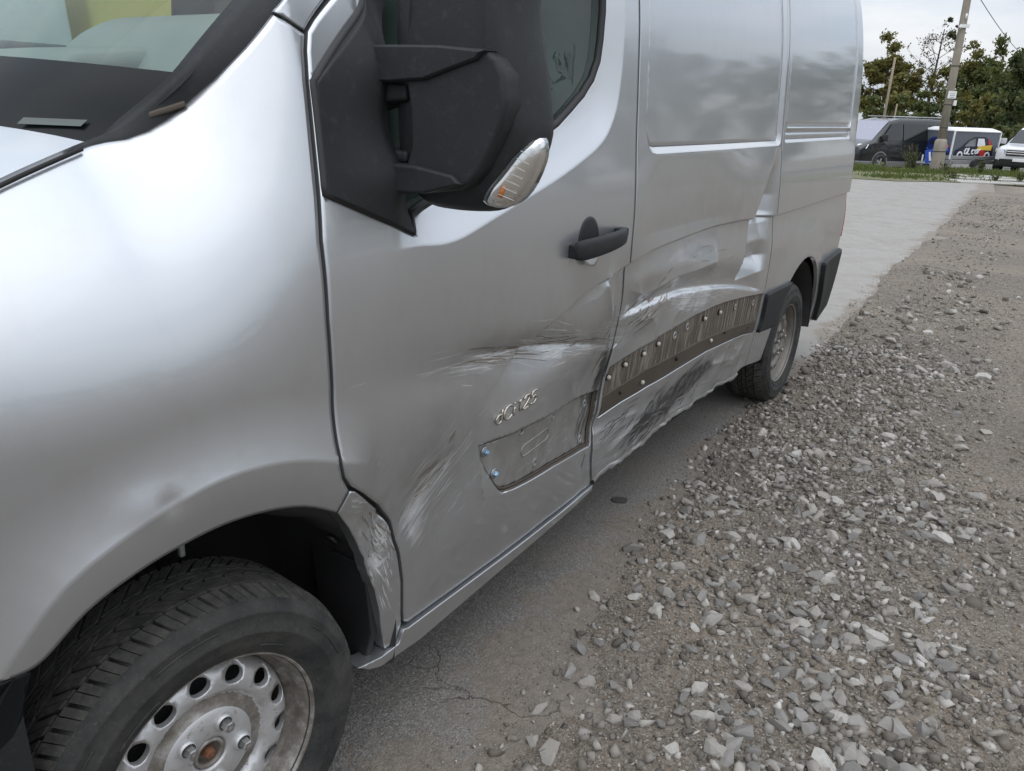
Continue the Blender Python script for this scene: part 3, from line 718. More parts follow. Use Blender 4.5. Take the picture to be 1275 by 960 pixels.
# -- cab door
TRIM = [(.783,.727),(1.02,.712),(1.28,.69),(1.512,.660),(1.505,.56),(1.488,.468),(1.35,.486),(1.193,.512),(1.016,.530),(.95,.538),(.917,.545),(.892,.553),(.872,.569),(.85,.594),(.831,.620),(.812,.652),(.797,.687)]
WIN = [(.335,1.560),(.312,1.374),(.537,1.283),(.552,1.312),(.585,1.324),(.633,1.338),(.85,1.398),(1.068,1.462),(1.15,1.492),(1.22,1.528),(1.285,1.565),(1.33,1.607),(1.356,1.655),(1.367,1.706),(1.377,1.78),(1.384,1.90),(1.37,1.95),(1.33,1.97),(.80,1.955),(.70,1.89),(.498,1.708)]
door_poly = DOOR_FRONT+[(.934,.327),(1.195,.328),(1.40,.318)]+[(x-GAP-.003*(z < .79), z) for x, z in reversed(B_SEAM)]+[(1.53,2.0),(1.48,2.07),(1.2,2.075),(.88,2.06)]
door = panel('cab_door', door_poly, 'silver_paint', van, holes=[WIN, TRIM], h=.014, flange=.016, hole_flange=.012, roll=.0022, fine=[(.36,.52,1.55,1.10,.0075)])
tag(door, 'dented cab door with scratches and its lower trim missing')
plate = recess('trim_recess', TRIM, .015, .005, 'dusty_plate', door, h=.012, wall='trim_brown')
def disc_on(name, x, z, r, thick, mat, parent, yoff=0., n=14, dome=.3, yf=S, inner=None):
    """a small round stud, bolt head or hole ring standing on the side"""
    c = on_side(x, z, yoff, yf); nr = side_frame(x, z, yf); q = nr.to_track_quat('Z', 'Y').to_matrix()
    b = MB(); prof = [(r, 0), (r, thick*.6), (r*.78, thick), (r*dome, thick*1.12)]
    rings = [[c+q @ Vector((rr*math.cos(2*math.pi*k/n), rr*math.sin(2*math.pi*k/n), hh)) for k in range(n)] for rr, hh in prof]
    b.loft(rings); return b.build(name, mat, parent, smooth=n > 8)
def ring_on(name, x, z, r0, r1, mat, parent, yoff, hole='dark_hole'):
    """raised ring with a dark hole in it"""
    c = on_side(x, z, yoff); nr = side_frame(x, z); q = nr.to_track_quat('Z', 'Y').to_matrix(); n = 18
    prof = [(r1, 0), ((r0+r1)/2+.001, .003), (r0, .002), (r0*.9, -.004)]
    b = MB(); b.loft([[c+q @ Vector((rr*math.cos(2*math.pi*k/n), rr*math.sin(2*math.pi*k/n), hh)) for k in range(n)] for rr, hh in prof], cap=False)
    o = b.build(name, mat, parent, smooth=True)
    d = MB(); d.loft([[c+q @ Vector((rr*math.cos(2*math.pi*k/n), rr*math.sin(2*math.pi*k/n), hh)) for k in range(n)] for rr, hh in ((r0*1.02, .0006), (r0*.5, .0002))]); d.build('hole', hole, o)
    return o
for bx, bz in ((.828,.692),(.867,.616)):
    w = disc_on('washer', bx, bz, .0145, .003, 'steel_bolt', plate, .014, 18); disc_on('bolt_head', bx, bz, .0080, .010, 'blue_zinc', plate, .011, 6)
for hx, hz in ((.990,.697),(1.187,.677),(1.085,.563),(1.440,.505),(1.455,.626)):
    ring_on('fixing_hole', hx, hz, .0055, .0155, 'dusty_plate', plate, .015)
sl = []
for k in range(24):
    a = math.pi*2*k/24; cx = 1.017 if math.cos(a) < 0 else 1.145; cz = .630 if math.cos(a) < 0 else .632
    sl.append(on_side(cx+.018*math.cos(a), cz+.018*math.sin(a), .0145))
MB().tube(sl, .0022, 6, closed=True).build('pressed_slot', 'dusty_plate', plate, smooth=True)
# bright lower edge of the trim recess, its rolled lip
lip = [on_side(x, z, .0015) for x, z in dens([(1.488,.466),(1.35,.484),(1.193,.510),(1.016,.528),(.95,.536),(.905,.546)], .02, False)]
MB().tube(lip, .0035, 8).build('recess_lip', 'silver_paint', door, smooth=True)
# window rubber, glass and black triangle that carries the mirror
seal = [on_side(x, z, .004) for x, z in dens(shrink(dens(WIN, .03), .004), .02)]
MB().tube(seal, .011, 8, closed=True).build('window_seal', 'rubber_seal', door, smooth=True)
GLASS = [(.548,1.30),(.60,1.337),(.85,1.405),(1.068,1.472),(1.15,1.503),(1.21,1.538),(1.27,1.575),(1.308,1.612),(1.330,1.66),(1.340,1.71),(1.348,1.80),(1.35,1.93),(.80,1.94),(.555,1.70)]
panel('window_glass', GLASS, 'side_glass', door, h=.05, yf=lambda a, b: S_clean(a, np.maximum(b, 1.40))+.012+.10*np.clip(1.40-b, 0, 1), flange=0, lines=[])
SAIL = [(.337,1.558),(.314,1.374),(.537,1.281),(.540,1.300),(.527,1.36),(.512,1.40),(.506,1.47),(.512,1.55),(.540,1.65),(.580,1.75),(.60,1.796),(.497,1.704)]
def sail_y(a, b):
    # moulded plate; swells out towards the arm roots
    return S_clean(a, b)-.006-.030*gau(a, b, .50, 1.60, .07, .05)-.030*gau(a, b, .50, 1.40, .07, .04)-.006*gau(a, b, .46, 1.5, .06, .12)
sail = panel('mirror_base', SAIL, 'black_trim', door, h=.012, yf=sail_y, flange=.025, lines=[])
# swage shadow gap is in the sheet; badge lettering
bc = [on_side(.836,.772), on_side(1.023,.788)]
BDH = .033
BD = [  # strokes of the letters, unit height, x advance
 ('d', [[(.62,1.0),(.62,0)],[(.62,.55),(.45,.66),(.18,.62),(.06,.36),(.16,.08),(.42,.0),(.62,.12)]], .80),
 ('C', [[(.95,.78),(.72,.98),(.35,.96),(.10,.70),(.08,.32),(.30,.04),(.68,.0),(.95,.18)]], 1.08),
 ('i', [[(.10,.0),(.10,.66)],[(.10,.88),(.10,1.0)]], .62),
 ('1', [[(.0,.80),(.24,1.0),(.24,0)]], .52),
 ('2', [[(.06,.82),(.25,1.0),(.58,.98),(.68,.74),(.52,.50),(.05,.0),(.74,.0)]], .92),
 ('5', [[(.72,1.0),(.16,1.0),(.10,.56),(.45,.62),(.70,.46),(.70,.18),(.45,.0),(.06,.06)]], .9)]
ax = 0.
for ch, strokes, adv in BD:
    b = MB()
    for st in strokes:
        pts = []
        for u, v in (catmull(st, 4) if len(st) > 3 and ch not in '1' else dens(st, .3, False)):
            xx = .838+(ax+u+.16*v)*.0385; zz = .767+(xx-.836)*.085+v*BDH; pts.append(on_side(xx, zz, -.003))
        b.tube(pts, .0030, 6)
    b.build('badge_letter', 'badge_metal', door, smooth=True); ax += adv
# -- door handle: round cup, its bright lower shell, and the pull
def cup(name, z0, z1, mat, depth):
    n = 22; b = MB(); rings = []
    for rr, dd in ((1.0, -.0022), (.93, .002), (.7, depth*.7), (.35, depth)):
        rings.append([on_side(1.243+.058*rr*math.cos(2*math.pi*k/n), 1.190+.067*rr*math.sin(2*math.pi*k/n), dd) for k in range(n)])
    V = [v for r in rings for v in r]; m = MB(); m.loft(rings, cap=False); m.add([on_side(1.243, 1.19, depth)]+rings[-1], [(0, 1+k, 1+(k+1) % n) for k in range(n)])
    keep = [f for f in m.F if z0 <= sum(m.V[i][2] for i in f)/len(f) <= z1]; m.F = keep
    o = m.build(name, mat, door, smooth=True, recalc=False)
    return o
def proud_cup(name, zlo, zhi, mat):
    # dished disc seen round the handle, standing just clear of the skin
    n = 40; ring = [(1.243+.058*math.cos(2*math.pi*k/n), 1.190+.067*math.sin(2*math.pi*k/n)) for k in range(n)]
    poly = [(x, min(max(z, zlo), zhi)) for x, z in ring]
    q = [poly[0]]
    for p_ in poly[1:]:
        if abs(p_[0]-q[-1][0])+abs(p_[1]-q[-1][1]) > 1e-4: q.append(p_)
    def yf(a, b):
        r2 = ((a-1.243)/.058)**2+((b-1.19)/.067)**2
        return S(a, b)-.0025+.016*0-(.30*np.clip(1.184-b, 0, 1) if mat == 'silver_cup' else .012*(1-np.clip(r2, 0, 1))*.3)
    return panel(name, q, mat, door, h=.008, yf=yf, flange=.004, lines=[], roll=.002)
simple('silver_cup', (.62,.62,.62), .30, .75, coat=.6, var=.05)
proud_cup('handle_cup', 1.186, 1.3, 'black_trim'); proud_cup('handle_cup_lower', 1.0, 1.184, 'silver_cup')
hb = MB(); rings = []
for u in np.linspace(0, 1, 13):
    x = 1.132+(1.424-1.132)*u; zc = 1.176+.016*u+.004*math.sin(math.pi*u); out = -.010-.038*math.sin(math.pi*min(max(u*.96+.02, 0), 1))**.55
    hh = .029-.006*u; dd = .014
    if u < .02 or u > .98: hh *= .8; out = -.016
    y0 = float(S_clean(np.array([x]), np.array([zc]))[0])
    sec = [(-1,-.6),(-.6,-1),(.6,-1),(1,-.6),(1,.6),(.6,1),(-.6,1),(-1,.6)]
    rings.append([(x, y0+out+dd*a, zc+hh*c) for c, a in sec])
hb.loft(rings); hb.build('handle_pull', 'black_trim', door, smooth=True, subsurf=1)
MB().box((1.395,-.028,1.186),(1.432,.004,1.212)).build('handle_foot', 'black_trim', door, bevel=.005); MB().box((1.134,-.018,1.156),(1.165,.004,1.194)).build('handle_foot', 'black_trim', door, bevel=.005)

# scratches along the door: long thin ones at mid height, a fan of them at the lower front corner
slivers('scratches', [(26,.95,.930,.22,.020,-.165,.04,.26,.0017),(16,.70,.965,.16,.014,-.15,.05,.30,.0013),(16,1.15,.945,.16,.014,-.17,.04,.22,.0016),(6,1.24,.860,.12,.012,-.12,.06,.25,.0026),(40,.61,.715,.07,.045,.62,.02,.12,.0018),(18,.56,.63,.03,.06,.9,.02,.08,.0018),(34,.70,.64,.10,.07,.55,.015,.07,.0012),(14,1.44,.88,.03,.05,2.2,.03,.12,.0022)], 'scratch_light', door, 21, door_poly, [WIN, TRIM])
slivers('scratches', [(26,1.05,.925,.18,.018,-.165,.06,.30,.0030),(12,.60,.735,.06,.03,.6,.03,.12,.0030),(10,1.46,.83,.015,.06,2.6,.03,.10,.003)], 'scratch_brown', door, 22, door_poly, [WIN, TRIM])
slivers('scratches', [(26,1.47,.60,.020,.07,2.5,.03,.14,.0042),(16,1.49,.745,.012,.03,1.5,.02,.08,.005)], 'scratch_dark', door, 23, door_poly, [WIN, TRIM], off_=-.0012)
slivers('scratches', [(44,1.455,.58,.035,.05,2.0,.02,.10,.0045)], 'scratch_dark', plate, 24, shrink(dens(TRIM, .03), .008), off_=.0142)
slivers('scratches', [(20,1.25,.58,.12,.03,.05,.02,.09,.0014),(8,1.10,.60,.05,.03,1.6,.03,.08,.0014)], 'scratch_light', plate, 25, shrink(dens(TRIM, .03), .008), off_=.0142)
MB().tube([on_side(x, z, .0125) for x, z in dens(shrink(dens(TRIM, .05), .007), .025)], .0032, 6, closed=True).build('recess_shadow_line', 'trim_brown', plate, smooth=True)  # dark tube round the recess stands in for the shadow under its edge
# -- middle side panel
BLANK1 = [(1.600,2.20),(1.597,1.507),(1.603,1.462),(1.620,1.432),(1.645,1.417),(1.68,1.412),(2.30,1.412),(2.965,1.414),(2.985,1.424),(2.992,1.45),(3.0,2.20),(2.97,2.23),(1.63,2.23)]
STRIP = [(1.556,.726),(1.64,.745),(1.739,.761),(1.84,.777),(1.932,.789),(2.187,.799),(2.35,.797),(2.514,.790),(2.80,.763),(3.046,.733),(3.048,.60),(3.045,.540),(2.88,.562),(2.725,.578),(2.371,.602),(2.062,.602),(1.827,.595),(1.678,.575),(1.545,.548)]
def ragged(x, z): return z+.012*float(vnoise(np.array([x]), np.array([.3]), 11, 6)[0])
mid_bot = [(x, ragged(x, z)) for x, z in dens([(1.530,.322),(1.77,.345),(1.931,.350),(2.223,.383),(2.451,.366),(2.81,.350),(3.035,.358)], .03, False)]
mid_poly = [(1.54,2.26)]+[(x+GAP+.004*(z < .79), z) for x, z in B_SEAM]+mid_bot+[(x-GAP, z) for x, z in reversed(R_SEAM)]
midp = panel('side_panel', mid_poly, 'silver_paint', van, holes=[BLANK1, STRIP], h=.014, flange=.014, hole_flange=.008, fine=[(1.52,.33,2.95,1.0,.0085)])
tag(midp, 'caved-in side panel with a fold, black scuffs and a torn lower edge')
recess('window_blank', BLANK1, .016, .016, 'silver_paint', midp, h=.02, damaged=False)
def strip_y(d):
    return lambda a, b: S(a, b)+d
def mid_line(x): return np.interp(x, [1.539,1.57,1.677,1.807,2.033,2.338,2.681,3.043], [.617,.62,.640,.665,.669,.664,.640,.599])
up = [p_ for p_ in STRIP[:10]]+[(3.047,.602)]+[(x, float(mid_line(x))) for x in np.linspace(3.0, 1.56, 16)]
fl = panel('fluted_plate', shrink(dens(up, .05), -.004), 'bare_plate', midp, h=.0085, yf=lambda a, b: S(a, b)+.009+.0016*np.sin(a*2*math.pi/.031+2.2*vnoise(a, b*.2, 9, 4)), flange=0, lines=[])
lowp = [(x, float(mid_line(x))+.002) for x in np.linspace(1.552, 3.044, 18)]+STRIP[11:]
lo_o = panel('lower_strip', lowp, 'trim_brown', midp, h=.016, yf=strip_y(.006), flange=.008, lines=[])
for i, (cx_, cz_) in enumerate([(1.575,.690),(1.662,.717),(1.767,.734),(1.859,.752),(1.995,.754),(2.114,.762),(2.281,.763),(2.46,.755),(2.667,.737),(2.927,.709)]):
    if i in (4,5,8,9): ring_on('fixing_hole', cx_, cz_, .0065, .0165, 'dusty_plate', fl, .0065)
    else:
        disc_on('clip_washer', cx_, cz_, .012, .004, 'dark_hole', fl, .008); disc_on('trim_clip', cx_, cz_, .0078, .010, 'white_clip', fl, .006)
for i, (cx_, cz_) in enumerate([(1.66,.612),(1.787,.622),(2.049,.649),(2.404,.644),(2.573,.641),(2.934,.587)]):
    if i in (1,3): disc_on('trim_clip', cx_, cz_, .0078, .009, 'white_clip', lo_o, .004)
    elif i == 5: ring_on('fixing_hole', cx_, cz_, .005, .014, 'trim_brown', lo_o, .0055)
    else: disc_on('trim_clip', cx_, cz_, .008 if i == 2 else .005, .006, 'dark_hole', lo_o, .004)
lip = [on_side(x, z, .001) for x, z in dens(STRIP[11:], .03, False)]
MB().tube(lip, .003, 6).build('strip_lip', 'silver_paint', midp, smooth=True)
# torn lower edge, folded outward in places
V = []; F = []; xs = np.linspace(1.54, 2.95, 90)
for i, x in enumerate(xs):
    z0 = float(np.interp(x, [a for a, b in mid_bot], [b for a, b in mid_bot])); j = .5+.5*float(vnoise(np.array([x]), np.array([1.]), 14, 3)[0]); k = .5+.5*float(vnoise(np.array([x]), np.array([2.]), 31, 5)[0])
    y0 = float(S(np.array([x]), np.array([z0]))[0])
    V += [(x, y0+.003, z0+.003), (x+.004*k, y0-.006*j, z0-.006-.006*k), (x+.008*k, y0+.012*j-.004, z0-.012-.026*j*k), (x, y0+.03, z0-.012-.012*k)]
    if i: n = 4*i; F += [(n-4+q, n+q, n+q+1, n-3+q) for q in range(3)]
o = meshobj('torn_edge', V, F, 'silver_paint', midp, True); vx = np.array(V); w_ = np.clip(.55+.45*vnoise(vx[:,0], vx[:,2], 23, 2), 0, 1)
for k_, v_ in (('scuff_up', w_*0), ('scuff_light', w_), ('scuff_dark', np.clip(.8-w_, 0, 1)*.7), ('bare', w_*0), ('dirt', .4*np.ones(len(w_)))):
    a_ = o.data.attributes.new(k_, 'FLOAT', 'POINT'); a_.data.foreach_set('value', np.ascontiguousarray(v_, dtype=np.float32))
# sheared sliver of metal standing at the door shut
sv = [on_side(1.548,.80,-.002), on_side(1.566,.815,-.004), on_side(1.558,.735,-.004), on_side(1.540,.70,-.003)]
sv2 = [v+Vector((.002,.006,0)) for v in sv]
MB().loft([sv, sv2]).build('metal_sliver', 'silver_paint', midp, bevel=.0012)

slivers('scratches', [(30,1.68,.862,.07,.034,.50,.02,.12,.0024),(20,1.60,.80,.03,.05,.8,.02,.08,.0026),(30,2.12,.872,.12,.030,-.04,.03,.18,.0024),(30,2.30,.862,.14,.014,-.13,.05,.24,.0022),(14,2.10,.84,.05,.03,.8,.03,.10,.0030),(24,1.75,.40,.15,.02,.12,.04,.2,.003),(18,2.2,.40,.2,.015,.05,.04,.2,.003)], 'scratch_light', midp, 31, mid_poly, [STRIP, BLANK1])
slivers('scratches', [(70,2.10,.465,.12,.035,.55,.03,.14,.0055),(40,1.86,.455,.06,.03,.45,.03,.12,.004),(20,1.66,.50,.05,.02,.25,.04,.14,.003),(24,2.34,.49,.07,.025,.5,.03,.10,.004)], 'scratch_dark', midp, 32, mid_poly, [STRIP, BLANK1])
slivers('scratches', [(30,1.72,.90,.10,.04,.35,.04,.16,.0035),(8,2.2,1.00,.2,.04,-.05,.04,.12,.002)], 'scratch_brown', midp, 33, mid_poly, [STRIP, BLANK1])
# -- rear quarter
ARC = [(3.705+.445*math.cos(a), .385+.44*math.sin(a)) for a in np.linspace(rad(184), rad(-4), 34)]
rear_poly = off(R_SEAM, GAP)+[(3.25,.347)]+ARC+[(4.20,.345),(4.40,.335),(4.56,.42),(4.66,.50),(4.66,2.26)]
BLANK2 = [(3.060,2.20),(3.052,1.515),(3.060,1.496),(3.08,1.489),(4.33,1.489),(4.352,1.496),(4.360,1.515),(4.395,2.20),(4.37,2.23),(3.08,2.23)]
BLANK3 = [(3.056,1.478),(3.056,1.430),(3.066,1.424),(4.34,1.426),(4.352,1.434),(4.354,1.478)]
rq = panel('rear_quarter', rear_poly, 'silver_paint', van, holes=[BLANK2, BLANK3], h=.018, flange=.02, hole_flange=.008)
recess('window_blank', BLANK2, .006, .0015, 'silver_paint', rq, h=.03, damaged=False); recess('pressed_strip', BLANK3, .010, .010, 'silver_paint', rq, h=.02, damaged=False)
QT = [(3.072,.727),(3.30,.733),(3.42,.735)]+[(3.705+.452*math.cos(a), .385+.447*math.sin(a)) for a in np.linspace(rad(128), rad(161), 8)]+[(3.066,.537),(3.085,.60)]
panel('arch_trim', QT, 'black_trim', rq, h=.03, yf=lambda a, b: S(a, b)-.020, flange=.03, lines=[], roll=.008)
panel('tail_lamp', [(4.585,.84),(4.655,.83),(4.655,1.34),(4.61,1.34),(4.60,1.10)], 'lamp_red', rq, h=.03, yf=lambda a, b: S(a, b)-.010, flange=.02, lines=[], roll=.006)
BP = [(4.105,.738),(4.30,.750),(4.56,.765),(4.66,.755),(4.715,.70),(4.72,.50),(4.60,.43),(4.36,.335),(4.31,.36),(4.25,.47),(4.185,.56),(4.13,.64)]
panel('rear_bumper_side', BP, 'black_trim', van, h=.03, yf=lambda a, b: S(np.minimum(a, 4.62), b)-.028+.5*np.clip(a-4.6, 0, 1)**1.5, flange=.05, lines=[], roll=.010)
MB().box((4.64,.10,.40),(4.76,1.97,.72)).build('rear_bumper', 'black_trim', van, bevel=.03)
disc_on('hinge', 4.64, 1.155, .014, .012, 'black_trim', rq, -.002)
# backing behind the shut lines
for pts in (DOOR_FRONT[1:], B_SEAM, R_SEAM):
    d = dens(pts, .03, False); V = []; F = []
    for i, (x, z) in enumerate(d):
        y = float(S(np.array([x]), np.array([z]))[0])+.016
        V += [(x-.025, y, z), (x+.025, y, z)]
        if i: k = 2*i; F.append((k-2, k, k+1, k-1))
    meshobj('shut_line_seal', V, F, 'dark_hole', van, False)

# -- right side of the van (seen through the cab and from a step aside)
rs_front = wing_poly[:NARC]+[(.33,.72),(.40,.55),(.44,.36),(.44,.27),(3.25,.30)]+ARC+[(4.20,.345),(4.66,.45),(4.66,2.26),(1.2,2.26),(.82,2.06),(.42,1.725),(.290,1.662)]+wing_poly[-17:]
WIN_R = [(.45,1.52),(.62,1.38),(1.30,1.45),(1.38,1.60),(1.38,1.92),(.80,1.94),(.62,1.80)]
panel('right_side', rs_front, 'silver_paint', van, holes=[WIN_R], h=.05, yf=S_clean, flange=.02, lines=[], mirror=WID, damaged=False)
panel('right_window_glass', WIN_R, 'side_glass', van, h=.08, yf=lambda a, b: S_clean(a, b)+.008, flange=0, lines=[], mirror=WID)
MB().tube([Vector((x, WID-float(S_clean(np.array([x]), np.array([z]))[0])-.006, z)) for x, z in dens(WIN_R, .05)], .012, 6, closed=True).build('right_window_seal', 'rubber_seal', van, smooth=True)
# -- roof, front pillars
xs = np.linspace(.80, 4.66, 40); ts = np.linspace(0, 1, 25); V = []; F = []
for i, x in enumerate(xs):
    z0 = 2.06+(2.258-2.06)*sm(np.array((x-.80)/.5)) if x < 1.3 else 2.258
    y0 = float(S_clean(np.array([x]), np.array([float(z0)]))[0])+.003
    for t in ts:
        q = 1-abs(2*t-1)**3.2
        V.append((x-.12*q*(1-sm(np.array((x-.8)/.6))), y0+(WID-2*y0)*t, float(z0)+(.21*sm(np.array((x-.55)/.7)))*q))
    if i: n = 25*i; F += [(n-25+k, n-24+k, n+k+1, n+k) for k in range(24)]
o = meshobj('roof', V, F, 'silver_paint', van, True); add_wear(o.data, np.zeros(len(V)), np.zeros(len(V)), 0.)
o = panel('roof_side', [(.80,2.04),(.89,2.066),(1.2,2.081),(1.482,2.076),(1.534,2.002),(1.5335,2.26),(1.30,2.262),(1.05,2.18)], 'silver_paint', van, h=.03, yf=S_clean, lines=[], damaged=False)
pil = [(.293,1.668),(.344,1.644),(.352,1.652),(.371,1.670),(.414,1.707),(.593,1.868),(.79,2.038),(.80,2.062),(.76,2.058),(.55,1.90)]
panel('windscreen_pillar', pil, 'silver_paint', van, h=.014, yf=S, lines=[], damaged=False)
# -- bonnet
HS = catmull([(-.70,1.02),(-.58,1.118),(-.45,1.243),(-.30,1.343),(-.146,1.408),(.003,1.457)], 6)
V = []; F = []; nt_ = 33
for i, (x, z) in enumerate(HS):
    y0 = float(S(np.array([x]), np.array([z-.004]))[0])+.013; s_ = i/(len(HS)-1)
    for t in np.linspace(0, 1, nt_):
        q = 1-(2*t-1)**2; e = 1-abs(2*t-1)**6
        V.append((x-.145*q*(1 if s_ > .5 else 1+.4*(1-2*s_))-.012*e*0, y0+(WID-2*y0)*t, z+.022*q+.018*(1-abs(2*t-1)**8)*sm(np.array(s_*4))*.6))
    if i: n = nt_*i; F += [(n-nt_+k, n-nt_+k+1, n+k+1, n+k) for k in range(nt_-1)]
nv = len(V); last = nv-nt_
# rolled rear and side edges
edge = [last+k for k in range(nt_)]; V += [(V[i][0]+.002, V[i][1], V[i][2]-.022) for i in edge]; F += [(last+k, last+k+1, nv+k+1, nv+k) for k in range(nt_-1)]
n2 = len(V); le = [nt_*i for i in range(len(HS))]; V += [(V[i][0], V[i][1]+.001, V[i][2]-.03) for i in le]; F += [(le[k], le[k+1], n2+k+1, n2+k) for k in range(len(le)-1)]
n3 = len(V); ri = [nt_*i+nt_-1 for i in range(len(HS))]; V += [(V[i][0], V[i][1]-.001, V[i][2]-.03) for i in ri]; F += [(ri[k], n3+k, n3+k+1, ri[k+1]) for k in range(len(ri)-1)]
bon = meshobj('bonnet', V, F, 'silver_paint', van, True); add_wear(bon.data, np.zeros(len(V)), np.zeros(len(V)), 0.)
es = bon.modifiers.new('es', 'EDGE_SPLIT'); es.split_angle = rad(40)
# dark channel under the bonnet seam
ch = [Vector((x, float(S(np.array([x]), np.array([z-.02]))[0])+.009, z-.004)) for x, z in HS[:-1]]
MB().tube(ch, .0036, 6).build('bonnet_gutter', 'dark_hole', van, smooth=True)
# -- windscreen: lower edge bows forward, side edges follow the pillars
def screen(t, s_):
    """t across 0..1, s_ up 0..1"""
    q = 1-(2*t-1)**2; q4 = 1-abs(2*t-1)**3.4
    ya = .228-.060*sm(np.array(s_/.17)); yb = WID-ya
    x0 = .045-.185*q4; z0 = 1.448+.020*q4
    x1 = .800-.15*q; z1 = 2.085+.05*q
    return np.array((x0+(x1-x0)*s_-.02*math.sin(math.pi*s_), ya+(yb-ya)*t, z0+(z1-z0)*s_+.02*math.sin(math.pi*s_)))
def sgrid(name, t0, t1, s0, s1, nt__, ns, mat, off_=0., parent=van):
    V = []; F = []
    for i in range(ns+1):
        for j in range(nt__+1):
            V.append(screen(t0+(t1-t0)*j/nt__, s0+(s1-s0)*i/ns)+np.array((-.7,0,.7))*off_)
    for i in range(ns):
        for j in range(nt__): a = i*(nt__+1)+j; F.append((a, a+1, a+nt__+2, a+nt__+1))
    return meshobj(name, V, F, mat, parent, True)
FS = .165
ws = sgrid('windscreen', .010, .990, FS, .95, 40, 24, 'windscreen_glass')
for nm, a in (('windscreen_border', (0, 1, -.06, FS, 48, 8)), ('windscreen_border', (0, .010, FS, .95, 3, 24)), ('windscreen_border', (.990, 1, FS, .95, 3, 24)), ('windscreen_border', (0, 1, .95, 1.03, 40, 3))):
    sgrid(nm, *a, 'black_gloss', parent=ws)
# vehicle number window in the border
pv = [screen(t, s_)+np.array((-.7,0,.7))*.007 for t, s_ in ((.032,.030),(.085,.022),(.085,.036),(.032,.044))]
b = MB(); b.add(pv, [(0,1,2,3)]); b.build('number_window', 'number_tint', ws)
# pillar trim strip from the scuttle up the side of the glass
E1 = catmull([(-.03,1.445),(.006,1.453),(.030,1.458),(.058,1.463),(.09,1.475),(.12,1.493),(.157,1.523),(.196,1.558),(.243,1.609),(.290,1.665),(.40,1.765),(.55,1.905),(.76,2.062)], 4)
V = []; F = []
for i, (x, z) in enumerate(E1):
    s_ = np.clip((z-1.448)/(2.085-1.448), -.02, 1); g = screen(0.012, s_)
    y0 = float(S(np.array([x]), np.array([z]))[0])
    a = np.array((x, y0+.004, z-.004)); m_ = a*.5+g*.5+np.array((-.006,-.006,.010))
    V += [a+np.array((0,0,-.02)), a+np.array((0,.002,.002)), m_, g+np.array((-.003,0,.004)), g+np.array((0,.004,-.01))]
    if i: n = 5*i; F += [(n-5+k, n+k, n+k+1, n-4+k) for k in range(4)]
tr = meshobj('pillar_trim', V, F, 'black_trim', van, True)
V2 = [(v[0], WID-v[1], v[2]) for v in V]; meshobj('pillar_trim', V2, [f[::-1] for f in F], 'black_trim', van, True)
# scuttle cover between bonnet and glass, wiper arm stub lying in it
V = []; F = []
for j in range(41):
    t = .10+.80*j/40; g = screen(t, .005); q4 = 1-abs(2*t-1)**3.4
    V += [g+np.array((-.10,0,-.022)), g+np.array((-.03,0,-.012)), g+np.array((.01,0,.004))]
    if j: n = 3*j; F += [(n-3+k, n-2+k, n+k+1, n+k) for k in range(2)]
meshobj('scuttle_cover', V, F, 'black_trim', van, True)
MB().loft([[(.095,.200,1.492),(.146,.170,1.512),(.152,.192,1.514),(.108,.222,1.494)], [(.095,.200,1.503),(.146,.172,1.523),(.152,.194,1.525),(.108,.222,1.505)]]).build('wiper_cover', 'trim_brown', van, bevel=.003)
MB().loft([[(.056,.245,1.470),(.098,.205,1.492),(.104,.212,1.492),(.062,.252,1.470)], [(.056,.245,1.480),(.098,.205,1.503),(.104,.212,1.503),(.062,.252,1.480)]]).build('wiper_tip', 'black_trim', van, bevel=.002)
# -- nose: bumper, grille, lamps
def front_ring(z, out):
    pts = []
    for t in np.linspace(0, 1, 33):
        yy = .06+(WID-.12)*t; e = abs(2*t-1)
        pts.append((-.30-(.56+out)*(1-e**3.0)**.6, yy, z))
    return pts
b = MB(); V = []; F = []; zs = [(.22,-.05),(.26,.0),(.40,.02),(.55,.03),(.64,.03),(.735,.0),(.738,-.05)]
for i, (z, o_) in enumerate(zs):
    V += front_ring(z, o_)
    if i: n = 33*i; F += [(n-33+k, n-32+k, n+k+1, n+k) for k in range(32)]
meshobj('front_bumper', V, F, 'black_trim', van, True)
BS = [(-.50,.738),(-.30,.738),(-.283,.735),(-.292,.70),(-.31,.62),(-.33,.50),(-.345,.30),(-.50,.26)]
panel('front_bumper_end', BS, 'black_gloss', van, h=.025, yf=lambda a, b_: S(a, b_)+.004, flange=.04, lines=[], roll=.006)
V = []; F = []
for i, (z, o_) in enumerate([(.735,-.02),(.85,-.02),(.98,-.04),(1.06,-.08)]):
    V += front_ring(z, o_)
    if i: n = 33*i; F += [(n-33+k, n-32+k, n+k+1, n+k) for k in range(32)]
o = meshobj('nose_panel', V, F, 'silver_paint', van, True); add_wear(o.data, np.zeros(len(V)), np.zeros(len(V)), 0.)
for k in range(3): MB().box((-.885,.62,.80+.07*k),(-.85,1.45,.835+.07*k)).build('grille_bar', 'black_gloss', van, bevel=.008)
